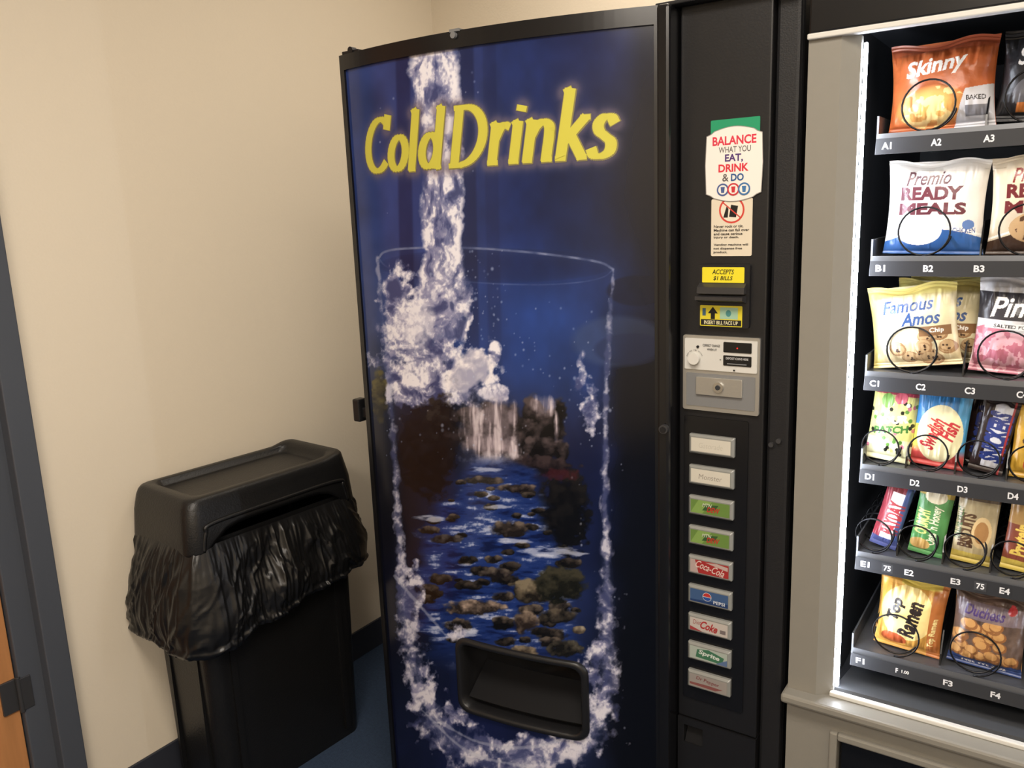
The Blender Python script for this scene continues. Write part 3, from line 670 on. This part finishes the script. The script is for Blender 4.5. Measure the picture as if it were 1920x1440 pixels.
# ================================================================ SNACK MACHINE
YS = 1.43; SX0, SX1 = -.388, .60; GX0, GX1 = -.312, .32; GZ0, GZ1 = .606, 1.740
N = thing('vending_machine', 'taupe snack vending machine with a brightly lit glass front and coil shelves', 'vending machine', (.1, 1.85, 0), None, True)
sh = MB().box(SX0, SX0+.02, YS+.03, 2.29, .03, TOP).box(SX1-.02, SX1, YS+.03, 2.29, .03, TOP).box(SX0+.02, SX1-.02, 2.27, 2.29, .03, TOP).box(SX0+.02, SX1-.02, YS+.03, 2.27, TOP-.02, TOP).box(SX0+.02, SX1-.02, YS+.05, 2.27, .03, .05)
for x in (SX0+.05, SX1-.05):
    for y in (1.5, 2.2): sh.box(x-.02, x+.02, y-.02, y+.02, 0, .03)
sh.build('cabinet', M['blackrough'], N, 0)
ins = MB().box(SX0+.022, GX0-.018, YS+.03, 2.2, .56, 1.80).box(GX1+.012, GX1+.03, YS+.03, 2.2, .56, 1.80).box(GX0-.018, GX1+.012, 2.18, 2.2, .56, 1.80).box(GX0-.018, GX1+.012, YS+.03, 2.18, 1.77, 1.80).box(GX0-.018, GX1+.012, YS+.03, 2.18, .56, .575)
ins.build('inner_lining', M['inside'], N)
box('header', M['blackgloss'], N, SX0, SX1, YS-.004, YS+.03, 1.752, TOP, .004)
ff = MB()
a, b_ = SX0, GX0; k = a+(b_-a)*.66
pts = [(a, YS), (k, YS), (b_, YS+.018), (b_, YS+.03), (a, YS+.03)]; n = len(pts)
ff.add([(p[0], p[1], GZ0) for p in pts]+[(p[0], p[1], 1.744) for p in pts], [list(range(n)), list(range(2*n-1, n-1, -1))]+[[i, i+n, (i+1) % n+n, (i+1) % n] for i in range(n)])
ff.build('glass_frame', M['taupe'], N, 0)
box('control_side', M['taupe'], N, GX1, SX1, YS, YS+.03, GZ0, 1.744, 0)
MB().box(SX0-.001, SX1, YS-.008, YS+.012, 1.744, 1.753).build('top_trim', M['white'], N, .002)
box('ledge', M['taupe'], N, SX0-.006, SX1, YS-.028, YS+.03, .588, .606, .005)
MB().box(GX0-.004, GX1, YS+.008, YS+.02, GZ0-.0, GZ0+.009).build('bottom_trim', M['white'], N, .002)
OX0, OZ1 = pbox(1563, 1376, 1600, 1420, YS)[0], onY(1563, 1373, YS)[1]
OX1, OZ0 = .42, .33
lw = MB().box(SX0, OX0, YS-.002, YS+.03, .06, .588).box(OX1, SX1, YS-.002, YS+.03, .06, .588).box(OX0, OX1, YS-.002, YS+.03, .06, OZ0).box(OX0, OX1, YS-.002, YS+.03, OZ1, .588)
lw.build('lower_front', M['taupe'], N, 0)
fr2 = MB().box(OX0-.006, OX0+.008, YS-.012, YS+.02, OZ0-.006, OZ1+.006).box(OX1-.008, OX1+.006, YS-.012, YS+.02, OZ0-.006, OZ1+.006).box(OX0+.008, OX1-.008, YS-.012, YS+.02, OZ1-.008, OZ1+.006).box(OX0+.008, OX1-.008, YS-.012, YS+.02, OZ0-.006, OZ0+.008)
fr2.build('pickup_frame', M['taupe'], N, .003)
box('pickup_flap', M['blackgloss'], N, OX0+.01, OX1-.01, YS+.006, YS+.016, OZ0+.01, OZ1-.01, .003)
box('kick_plate', M['black'], N, SX0+.01, SX1-.01, YS+.012, YS+.03, .01, .06, .002)
kp = box('keypad_panel', M['black'], N, .37, .56, YS-.006, YS, 1.0, 1.5, .003)
for r in range(4):
    for c in range(3): box('key', M['grey'], kp, .405+c*.042, .437+c*.042, YS-.010, YS-.006, 1.12+r*.04, 1.148+r*.04, .002)
for (a, b_) in ((GX0+.002, GX0+.0065), (GX1-.0065, GX1-.002)):
    box('light_strip', M['led'], N, a, b_, YS+.027, YS+.036, GZ0+.012, GZ1-.006, .001)
MB().prismx([(YS+.03, .615), (1.62, .58), (1.62, .575), (YS+.03, .60)], GX0, GX1).build('drop_chute', M['chute'], N)
YT = 1.50
rows = dict(A=1.577, B=1.379, C=1.182, D=1.014, E=.849, F=.658)
deck = {k: v+.018 for k, v in rows.items()}
cols = {'A': [-.212, -.068, .076, .22], 'B': [-.207, -.062, .083, .228], 'C': [-.215, -.078, .067, .212], 'D': [-.262, -.186, -.110, -.036, .039, .114, .189, .264], 'E': [-.265, -.194, -.120, -.050, .025, .1, .175, .25], 'F': [-.213, -.086, .06, .205]}
SHX0, SHX1 = -.295, .305
for k, z in rows.items():
    dk = deck[k]
    s_ = MB().box(SHX0, SHX1, YT+.006, 2.10, dk-.004, dk)
    s_.prismx([(YT, z-.013), (YT+.006, z-.013), (YT+.012, dk), (YT+.006, dk+.002)], SHX0, SHX1)
    s_.box(SHX0, SHX0+.003, YT+.006, 2.10, dk, dk+.03).box(SHX1-.003, SHX1, YT+.006, 2.10, dk, dk+.03)
    so = s_.build('shelf', M['tray'], N, 0)
    p = Print(YT-.0006)
    p.rect((SHX0+.001, z-.013, SHX1-.001, z+.012), (46, 47, 50))
    for q in range(8):
        xl = -.2775+.0725*q; t = k+str(q+1)
        if k == 'F' and q == 1:
            p.text('F', (xl-.012, z-.005, xl-.008, z+.004), (220, 220, 220), 0, .03).text('1.00', (xl-.002, z-.003, xl+.010, z+.003), (235, 235, 230), 0, .02); continue
        p.text(t, (xl-.0075, z-.0055, xl+.0075, z+.0055), (210, 211, 213), 0, .03)
        if k == 'E' and q in (0, 2): p.rect((xl+.028, z-.008, xl+.046, z+.008), (62, 63, 66)).text('75', (xl+.031, z-.005, xl+.043, z+.005), (225, 226, 228), 0, .02)
    p.build('label_strip', M['print'], so)
    cl = cols[k]
    for i in range(len(cl)-1):
        xm = (cl[i]+cl[i+1])/2; MB().prismx([(YT+.02, dk), (2.08, dk), (2.08, dk+.055), (YT+.05, dk+.055), (YT+.025, dk+.02)], xm-.0012, xm+.0012).build('divider', M['blackgloss'], so)
    R_ = .031 if k in 'DE' else .039
    for i, xx in enumerate(cl):
        pts = []; turns = 7; xo = -.004 if k in 'DE' else -.010
        for j in range(turns*30+1):
            a = -math.pi*.5+j/30*2*math.pi; y = YT+.010+(.012*(j/30) if j < 30 else .012+.05*(j/30-1))
            pts.append((xx+xo+R_*math.cos(a), y, dk+R_+.002+R_*math.sin(a)))
        MB().tube(pts, .0016, 6).build('coil', M['coil'], so, 0, True)

# ================================================================ PRODUCTS
def bag(name, label, category, cv, w, h, d, x, row, yoff=.045, roll=0, lean=.06, yaw=0, group=None, seal=.07, wr=1.0, seed=1):
    X, Y = cv.X, cv.Y
    gy_ = cv.a.mean(2, keepdims=True); cv.a = gy_+(cv.a-gy_)*.80
    v2 = np.clip((Y-seal)/(1-2*seal), 0, 1)
    B = d*np.clip(1-np.abs(2*X-1)**2.4, 0, 1)**.7*np.clip(1-np.abs(2*v2-1)**2.6, 0, 1)**.65
    edge = 1-np.clip(np.minimum(v2, 1-v2)*3, 0, 1)
    B = B+wr*d*.30*edge*np.clip(np.minimum(v2, 1-v2)*12, 0, 1)*(fbm(X*14, Y*2.5, 3, seed)-.5)*2+wr*d*.16*(fbm(X*5, Y*5, 3, seed+3)-.5)*np.clip(B/d*3, 0, 1)
    B = B+.0007*np.sin(Y*w/h*900/6)*((Y < seal) | (Y > 1-seal))
    sn = np.clip(np.sin(np.pi*Y), 0, 1)**.8*min(1, d/.02)
    px = (X-.5)*w*(1-.07*sn); pz = Y*h+.004*np.sin(X*9+seed)*(Y > .9)
    Vf = np.stack([px, -B-.0004, pz], -1).reshape(-1, 3); ny, nx = X.shape
    idx = np.arange(nx*ny).reshape(ny, nx); q = np.stack([idx[:-1, :-1], idx[:-1, 1:], idx[1:, 1:], idx[1:, :-1]], -1).reshape(-1, 4)
    n2 = 26; gx, gy = np.meshgrid(np.linspace(0, 1, n2), np.linspace(0, 1, n2)); vv = np.clip((gy-seal)/(1-2*seal), 0, 1)
    Bb = d*.7*np.clip(1-np.abs(2*gx-1)**2.4, 0, 1)**.7*np.clip(1-np.abs(2*vv-1)**2.6, 0, 1)**.65
    Vb = np.stack([(gx-.5)*w*(1-.07*np.clip(np.sin(np.pi*gy), 0, 1)**.8*min(1, d/.02)), Bb+.0004, gy*h], -1).reshape(-1, 3)
    k = len(Vf); ib = np.arange(n2*n2).reshape(n2, n2)+k; qb = np.stack([ib[:-1, :-1], ib[1:, :-1], ib[1:, 1:], ib[:-1, 1:]], -1).reshape(-1, 4)
    cb = cv.a[ny//2, nx//8][None].repeat(n2*n2, 0)
    o = npmesh(name, np.vstack([Vf, Vb]), np.vstack([q, qb]), np.vstack([cv.a.reshape(-1, 3), cb]), M['film'])
    o.location = (x, YT+yoff, deck[row]+.0012+abs(math.sin(roll))*w/2*.9); o.rotation_euler = (-lean, roll, yaw)
    tag(o, label, category, group); return o
def back_copy(o, dy, label, dx=0, dz=0, roll=None):
    c = o.copy(); C.objects.link(c); c.location = (o.location.x+dx, o.location.y+dy, o.location.z+dz); c['label'] = label
    if roll is not None: c.rotation_euler.y = roll
    return c
W_, K_ = (245, 243, 238), (24, 22, 24)
# row A
cv = Canvas(190, 170, (206, 96, 40)).noise(.15, 6, 2); cv.mask(np.clip((cv.Y-.86)*20, 0, 1), (176, 76, 40))
cv.mask(np.clip(1-((cv.X-.42)/.36)**2-((cv.Y-.26)/.24)**2, 0, 1)**.5*.95, (238, 176, 80)); cv.mask(((fbm(cv.X*12, cv.Y*12, 3, 6) > .55) & (((cv.X-.42)/.34)**2+((cv.Y-.26)/.22)**2 < 1))*.8, (250, 220, 140))
cv.poly([(.62, .0), (1, 0), (1, .46), (.74, .42)], (206, 206, 214)); cv.text('BAKED', .84, .32, .18, .05, K_); cv.rect(.74, .12, .95, .24, (120, 120, 130))
cv.text('Skinny', .45, .70, .60, .24, W_, .12, .3, .03)
bag('snack_bag', 'orange puffed snack bag at the left end of the top shelf', 'snack bag', cv, .158, .138, .030, -.207, 'A', .052, -.02, .05)
cv = Canvas(170, 170, (34, 34, 38)).noise(.4, 7, 5); cv.text('Smart', .42, .72, .56, .2, W_, .1, .3, .02); cv.ell(.5, .3, .36, .22, (96, 96, 102)); cv.rect(.2, .1, .5, .2, (200, 110, 40)); cv.ell(.6, .3, .14, .12, (206, 150, 60))
bag('snack_bag', 'dark grey snack bag cut off by the photo edge on the top shelf', 'snack bag', cv, .145, .135, .028, -.062, 'A', .055, .06, .05, seed=4)
# row B pouches
def pouch(bg, top, tcol, mcol, low, seed):
    cv = Canvas(190, 180, bg).noise(.05, 4, seed); cv.text(top, .42, .82, .46, .15, tcol, .02, .35, .015); cv.text('READY', .46, .655, .64, .145, mcol, 0, 0, .05); cv.text('MEALS', .48, .49, .70, .13, mcol, 0, 0, .05)
    cv.mask((cv.Y < .17+.10*np.sin((cv.X-.1)*3.4)), low); cv.mask(np.abs(cv.Y-.20-.10*np.sin((cv.X-.1)*3.4)) < .012, W_); return cv
cv = pouch((226, 222, 214), 'Premio', (90, 44, 56), (104, 34, 50), (40, 92, 168), 3); cv.ell(.36, .26, .24, .16, (245, 245, 245)); cv.text('CHICKEN', .82, .26, .22, .06, (50, 80, 150)); cv.ell(.86, .32, .06, .05, (80, 120, 190))
bag('meal_pouch', 'white stand-up meal pouch with a blue bottom on the second shelf', 'food pouch', cv, .152, .150, .020, -.208, 'B', .045, .02, .03, seal=.04, wr=.5)
cv = pouch((218, 202, 172), 'Premio', (150, 30, 30), (116, 26, 34), (70, 48, 36), 7); cv.ell(.45, .28, .26, .16, (200, 160, 110)); cv.mask((fbm(cv.X*16, cv.Y*16, 3, 4) > .55)*(((cv.X-.45)/.24)**2+((cv.Y-.28)/.14)**2 < 1), (90, 56, 34))
bag('meal_pouch', 'cream stand-up meal pouch with a brown bottom beside the white pouch', 'food pouch', cv, .150, .150, .020, -.055, 'B', .045, .0, .03, seal=.04, wr=.5, seed=5)
# row C
cv = Canvas(180, 170, (226, 214, 168)).noise(.12, 6, 8); cv.mask(np.clip((.34-cv.Y)*8, 0, 1)*.5, (206, 176, 120)); cv.mask(np.clip((cv.Y-.86)*20, 0, 1)*.8, (226, 206, 90)); cv.mask(np.clip((.14-cv.X)*10, 0, 1)*.7, (226, 206, 90))  # pale cream middle: overexposure painted into the yellow wrapper
cv.text('Famous', .46, .77, .60, .16, (34, 78, 150), .05, .3, .02); cv.text('Amos', .60, .60, .46, .16, (34, 78, 150), .02, .3, .03)
rr = random.Random(3)
for i in range(16):
    x, y = rr.uniform(.12, .9), rr.uniform(.08, .40); cv.ell(x, y, .095, .075, (166, 122, 76)); cv.ell(x-.01, y+.008, .08, .062, (200, 162, 112))
    for _ in range(4): cv.ell(x+rr.uniform(-.05, .05), y+rr.uniform(-.04, .04), .014, .013, (70, 40, 24))
cv.rect(.58, .38, .94, .50, (140, 96, 56)); cv.text('Chip', .78, .44, .16, .07, W_)
o = bag('cookie_bag', 'pale yellow bag of chocolate chip cookies, frontmost of its coil on the third shelf', 'cookie bag', cv, .140, .138, .024, -.218, 'C', .04, -.13, .04, group='pale yellow cookie bags in one coil')
back_copy(o, .045, 'pale yellow cookie bag directly behind the frontmost pale yellow cookie bag', .022, .004, .02); back_copy(o, .09, 'pale yellow cookie bag third back in its coil on the third shelf', .03, .008, .05)
cv = Canvas(170, 180, (206, 206, 210)).noise(.22, 8, 3); cv.rect(0, .56, 1, .84, (52, 50, 56)); cv.mask((cv.Y < .46+.05*np.sin(cv.X*9)), (206, 110, 134)); cv.mask((fbm(cv.X*14, cv.Y*14, 3, 9) > .52)*(cv.Y < .44), (236, 170, 186)); cv.rect(.1, .47, .9, .53, (225, 225, 225)); cv.text('Pink', .42, .70, .56, .20, W_, .05, .3, .02); cv.text('SALTED POPCORN', .5, .50, .6, .04, K_)
bag('popcorn_bag', 'silver and pink bag right of the pale yellow cookie bags', 'snack bag', cv, .138, .158, .028, -.074, 'C', .05, .05, .04, seed=6)
# row D
cv = Canvas(110, 170, (214, 214, 120)).noise(.12, 6, 2); cv.mask(cv.Y > .86, (190, 60, 84)); cv.mask((cv.Y < .3)*.7, (226, 226, 196))
rr = random.Random(6)
for i in range(60): cv.ell(rr.random(), rr.uniform(.08, .80), .042, .026, rr.choice([(30, 34, 24), (30, 34, 24), (236, 236, 230), (90, 150, 50), (214, 110, 140), (240, 236, 120)]))
cv.ell(.34, .78, .14, .09, (120, 180, 70)); cv.ell(.62, .83, .14, .07, (226, 90, 110)); cv.text('SOUR', .5, .55, .72, .10, W_, .1, 0, .05); cv.text('PATCH', .5, .42, .76, .10, (60, 130, 50), .1, 0, .05)
bag('candy_bag', 'yellow green spotted candy bag with a red top, leftmost on the fourth shelf', 'candy bag', cv, .076, .140, .014, -.258, 'D', .04, .09, .04, seed=2)
cv = Canvas(120, 170, (226, 206, 60)); cv.mask(cv.Y > .50+.1*cv.X, (40, 120, 190)); cv.mask((cv.X > .78), (60, 150, 206)); cv.mask(np.clip((.25-cv.Y)*10, 0, 1), (206, 60, 56)); cv.mask(((cv.X-.5)/.44)**2+((cv.Y-.42)/.36)**2 < 1, (238, 230, 176)); cv.noise(.06, 5)
cv.text('Swedish', .36, .42, .60, .20, (206, 40, 50), 1.25, .1, .04, .66); cv.text('Fish', .68, .48, .34, .2, (206, 40, 50), 1.25, .1, .04, .66)
bag('candy_bag', 'blue and yellow candy bag with slanting red letters, second on the fourth shelf', 'candy bag', cv, .084, .142, .014, -.180, 'D', .04, .07, .04, seed=7)
cv = Canvas(70, 170, (40, 26, 24)).noise(.2, 8, 2); cv.mask((np.abs(cv.X-.58) < .25)*(cv.Y > .08)*(cv.Y < .90), (206, 210, 222)); cv.text('SNICKERS', .58, .49, 1.60, .30, (34, 54, 140), math.pi/2, .2, .06, .42); cv.mask((np.abs(cv.X-.86) < .025), (180, 40, 44))
o = bag('candy_bar', 'dark brown candy bar with blue letters on white, frontmost of its coil', 'candy bar', cv, .052, .130, .010, -.106, 'D', .04, .16, .03, group='dark brown candy bars in one coil', seed=3)
back_copy(o, .03, 'dark brown candy bar directly behind the frontmost dark brown one', -.016, 0, .12)
cv = Canvas(110, 160, (216, 164, 40)).noise(.12, 6, 4); cv.text("m&m's", .46, .52, .95, .36, (74, 44, 30), math.pi/2.2, 0, .06, .6); cv.ell(.7, .25, .16, .1, (80, 52, 36)); cv.ell(.4, .18, .15, .1, (200, 60, 50)); cv.rect(0, .9, 1, 1, (70, 44, 34))
bag('candy_bag', 'yellow candy bag with dark brown letters right of the dark brown candy bars', 'candy bag', cv, .074, .136, .014, -.034, 'D', .042, .02, .04, seed=9)
# row E
def bar(nm, lab, cv, w, h, x, roll, sd): return bag(nm, lab, 'snack bar', cv, w, h, .011, x, 'E', .042, roll, .08, seed=sd, seal=.06)
cv = Canvas(70, 170, (228, 226, 228)); cv.mask(cv.X < .28, (160, 50, 64)); cv.mask(cv.Y > .82, (140, 44, 54)); cv.mask((cv.X > .75), (64, 88, 150)); cv.text('PAYDAY', .55, .46, 1.3, .26, (180, 50, 60), math.pi/2, .1, .05, .38); cv.mask((cv.Y < .14), (60, 70, 130)); cv.noise(.08, 8)
bar('snack_bar', 'white red and blue bar leaning at the left end of the fifth shelf', cv, .046, .130, -.258, .22, 2)
cv = Canvas(76, 170, (76, 150, 76)).noise(.12, 6, 2); cv.rect(0, .80, 1, .92, (200, 170, 60)); cv.ell(.5, .8, .32, .09, (236, 226, 190)); cv.text("Oats 'n Honey", .62, .42, 1.25, .16, (240, 234, 200), math.pi/2, .1, .02, .42); cv.text('CRUNCHY', .25, .45, .80, .16, (230, 230, 120), math.pi/2, 0, .03, .42); cv.ell(.3, .14, .3, .08, (206, 160, 80))
bar('snack_bar', 'green wrapped granola bar with cream writing on the fifth shelf', cv, .056, .136, -.188, .12, 3)
cv = Canvas(86, 170, (186, 168, 124)).noise(.12, 6, 4); cv.rect(0, .80, 1, .93, (96, 76, 58)); cv.rect(0, 0, 1, .14, (206, 180, 70)); cv.text('BISCUITS', .30, .42, .95, .18, (90, 60, 36), math.pi/2, 0, .05, .46); cv.ell(.66, .42, .24, .2, (222, 190, 130)); cv.ell(.66, .42, .17, .14, (176, 124, 66)); cv.text('NATURE VALLEY', .07, .5, .9, .10, (70, 110, 50), math.pi/2, 0, .02, .46)
bar('snack_bar', 'tan biscuit pack with a brown band near its top on the fifth shelf', cv, .064, .140, -.116, .06, 4)
cv = Canvas(86, 170, (140, 66, 46)).noise(.12, 6, 5); cv.mask(cv.Y > .58, (196, 150, 80)); cv.rect(0, .84, 1, .95, (110, 70, 44)); cv.text('Protein', .38, .40, .86, .20, (240, 206, 80), math.pi/2, 0, .04, .46); cv.ell(.7, .7, .2, .11, (150, 96, 50)); cv.mask(cv.Y < .14, (216, 190, 70))
bar('snack_bar', 'orange and red wrapped bar right of the tan biscuit pack', cv, .062, .140, -.042, .08, 5)
# row F
cv = Canvas(150, 170, (226, 160, 56)).noise(.12, 6, 3); cv.mask(((cv.X-.45)/.42)**2+((cv.Y-.55)/.36)**2 < 1, (246, 216, 130)); cv.mask((cv.X > .80), (204, 114, 46)); cv.text('Top', .28, .58, .40, .20, (40, 30, 28), 1.42, 0, .05, .8); cv.text('Ramen', .52, .50, .62, .22, (40, 30, 28), 1.42, 0, .05, .8); cv.text('Top Ramen', .88, .36, .50, .09, (250, 230, 150), 1.5, 0, .03, .8); cv.ell(.3, .16, .2, .1, (200, 80, 30)); cv.rect(.3, .9, .9, 1, (220, 190, 70))
o = bag('noodle_pack', 'orange instant noodle bag, frontmost of its coil on the lowest shelf', 'noodle pack', cv, .112, .140, .026, -.208, 'F', .04, .07, .05, group='orange noodle bags in one coil', seed=6)
back_copy(o, .05, 'orange instant noodle bag directly behind the frontmost orange one', -.006, .006, .02)
cv = Canvas(150, 170, (96, 74, 62)).noise(.35, 9, 3)
rr = random.Random(9)
for i in range(34):
    x, y = rr.uniform(.08, .94), rr.uniform(.16, .66); cv.ell(x, y, .10, .07, (150, 92, 44)); cv.ell(x-.012, y+.012, .08, .055, (204, 146, 76))
cv.rect(0, .0, 1, .13, (44, 70, 140)); cv.text('Net Wt 3 oz', .5, .07, .6, .05, W_); cv.rect(.05, .68, .95, .88, (120, 104, 116), .8); cv.text('Duchess', .42, .78, .56, .13, (60, 34, 110), 0, .3, .03); cv.ell(.78, .86, .06, .05, (190, 40, 44))
bag('cookie_bag', 'clear bag of orange cookies with a blue bottom strip on the lowest shelf', 'cookie bag', cv, .116, .140, .026, -.084, 'F', .04, .05, .05, seed=8)

# ================================================================ TRASH CAN
T = thing('trash_can', 'slim rectangular black plastic trash can against the cream wall beside the drinks machine', 'trash can', (-1.812, 1.343, 0))
T.rotation_euler.z = math.radians(-4.5)
HW, HL = .139, .250
def rrl(hx, hy, r, z, n=10, side=14):
    pts = []
    for cx, cy, a0 in ((hx-r, -hy+r, -90), (hx-r, hy-r, 0), (-hx+r, hy-r, 90), (-hx+r, -hy+r, 180)):
        for k in range(n+1):
            t = math.radians(a0+90*k/n); pts.append((cx+r*math.cos(t), cy+r*math.sin(t)))
    out = []
    for i, p in enumerate(pts):
        q = pts[(i+1) % len(pts)]; m_ = side if i % (n+1) == n else 1
        for k in range(m_): out.append((p[0]+(q[0]-p[0])*k/m_, p[1]+(q[1]-p[1])*k/m_))
    return [(x, y, z(x, y) if callable(z) else z) for x, y in out]
bd = MB()
bd.loops([rrl(HW-.022, HL-.030, .03, .004), rrl(HW-.018, HL-.025, .035, 0.0), rrl(HW-.017, HL-.024, .035, .02), rrl(HW-.010, HL-.012, .038, .60), rrl(HW-.008, HL-.010, .04, .74), rrl(HW-.012, HL-.014, .04, .74), rrl(HW-.016, HL-.02, .038, .30)], True, True)
for sy in (-1, 1):
    for xx in (-.07, .07): bd.box(xx-.006, xx+.006, sy*(HL-.018)-.006, sy*(HL-.018)+.006, .03, .60)
for sx in (-1, 1):
    for yy in (-.17, .17): bd.box(sx*(HW-.013)-.006, sx*(HW-.013)+.006, yy-.008, yy+.008, .03, .60)
bd.build('body', M['bin'], T, 0)
def zlow(x, y):
    z = .712
    if abs(x) > HW-.03: z += .058*max(0, 1-abs(y/(HL*.84))**6)
    return z
def ztop_(x, y): return .851+.016*max(0, (y-.17)/.08)   # the far end of the hood rises a little
lid = MB()
lid.loops([rrl(HW-.004, HL-.004, .034, lambda x, y: zlow(x, y)+.004), rrl(HW+.008, HL+.008, .038, zlow), rrl(HW+.009, HL+.009, .038, lambda x, y: zlow(x, y)+.012), rrl(HW+.003, HL+.003, .034, .790), rrl(HW-.004, HL-.004, .033, .828), rrl(HW-.009, HL-.009, .031, lambda x, y: ztop_(x, y)-.010), rrl(HW-.014, HL-.014, .030, lambda x, y: ztop_(x, y)-.003), rrl(HW-.020, HL-.020, .028, ztop_),
           rrl(HW-.036, HL-.042, .026, ztop_), rrl(HW-.040, HL-.047, .024, .848), rrl(HW-.044, HL-.054, .022, .836), rrl(HW-.050, HL-.062, .02, .834), rrl(HW-.10, HL-.13, .01, .834)], False, True)
lid.build('lid', M['bin'], T, 0, True)
ap = MB()
P = [(-.222, .722), (-.212, .768), (-.190, .787), (0, .789), (.19, .787), (.212, .768), (.222, .722)]
ap.tube([(HW+.005, y, z) for y, z in cat(P, 7)], .0055, 8)
ap.build('lid_ridge', M['bin'], T, 0, True)
# bag
NP, NV = 600, 150
Bx = np.array([p[:2] for p in rrl(HW, HL, .042, 0, 12, 60)]); Bx = np.vstack([Bx, Bx[:1]])
D = np.r_[0, np.cumsum(np.hypot(*np.diff(Bx, axis=0).T))]; tt = np.linspace(0, D[-1], NP+1)[:-1]
bx = np.interp(tt, D, Bx[:, 0]); by = np.interp(tt, D, Bx[:, 1])
tx = np.roll(bx, -5)-np.roll(bx, 5); ty = np.roll(by, -5)-np.roll(by, 5); ln = np.maximum(np.hypot(tx, ty), 1e-6); nx_, ny_ = ty/ln, -tx/ln
v = np.linspace(0, 1, NV)[:, None]; th = (np.arange(NP)/NP*2*np.pi)[None, :]
cxn = np.cos(th)*6; syn = np.sin(th)*6
def cyc(sc, sv, seed, o=3, wx=0): return fbm(cxn*sc+v*sv*.6+20+wx, syn*sc+v*sv+40+wx, o, seed)
front = np.clip(-by/HL, -1, 1)[None, :]
zbot = .497-.035*front+.03*(cyc(.3, 0, 3)[:1]-.5)
Zg = .735*(1-v)+zbot*v
prof = .006+.036*np.clip(np.sin(np.clip(v*1.05, 0, 1)*np.pi*.68), 0, 1)+.005*np.sin(v*np.pi*2.6+cyc(.2, 1, 9)*4)*v
wx = 1.4*(cyc(.5, 1.4, 31, 2)-.5)
def crease(sc, sv, sd, w_=1.0, k_=7):      # sharp folds with flat film between them
    return np.clip(1-np.abs(cyc(sc, sv, sd, 2, wx*w_)-.5)*k_, 0, 1)
big = cyc(.55, 1.4, 2, 2)-.5
amt = np.clip(cyc(.5, 1.5, 44, 2)*3-1, .15, 1)
off = prof+.044*big*np.clip(v*3, 0, 1)+.008*crease(1.4, .8, 5)*np.clip(v*10, 0, 1)*amt+.003*crease(3.0, 1.2, 8)*np.clip(v*10, 0, 1)+.005*crease(1.0, 3.4, 12)*np.clip(v*4-.2, 0, 1)+.0022*crease(2.4, 4.4, 17, 2)*np.clip(v*6, 0, 1)
off = off+.007*np.exp(-((v-.955)/.03)**2)
off = np.maximum(off, .005)
off = off*np.where((nx_ < -.5)[None, :], .35, 1.0)
off = off*np.where((nx_ < -.9)[None, :], .4, 1)
Zg = Zg+.010*(cyc(.7, 3, 14)-.5)*2*np.clip(v*3, 0, 1)
PXg = bx[None, :]+nx_[None, :]*off; PYg = by[None, :]+ny_[None, :]*off
V3 = np.stack([PXg, PYg, Zg*np.ones_like(PXg)], -1)
hem = V3[-1:].copy(); hem[..., 0] = bx+nx_*np.maximum(off[-1]-.012, .002); hem[..., 1] = by+ny_*np.maximum(off[-1]-.012, .002); hem[..., 2] = V3[-1, :, 2]-.002
hem2 = hem.copy(); hem2[..., 2] += .05; hem2[..., 0] = bx+nx_*.001; hem2[..., 1] = by+ny_*.001
V3 = np.concatenate([V3, hem, hem2], 0); NV2 = V3.shape[0]
I = np.arange(NP*NV2).reshape(NV2, NP); J = np.roll(I, -1, 1); q = np.stack([I[:-1], I[1:], J[1:], J[:-1]], -1).reshape(-1, 4)
bg = npmesh('trash_bag', V3.reshape(-1, 3), q, np.full((NP*NV2, 3), 20.), M['bagp'])
bg.location = T.location; bg.rotation_euler = T.rotation_euler
tag(bg, 'crinkled shiny black plastic bag draped over the rim of the slim trash can', 'trash bag')
bpy.data.objects.remove(_ob); bpy.data.curves.remove(_cu)
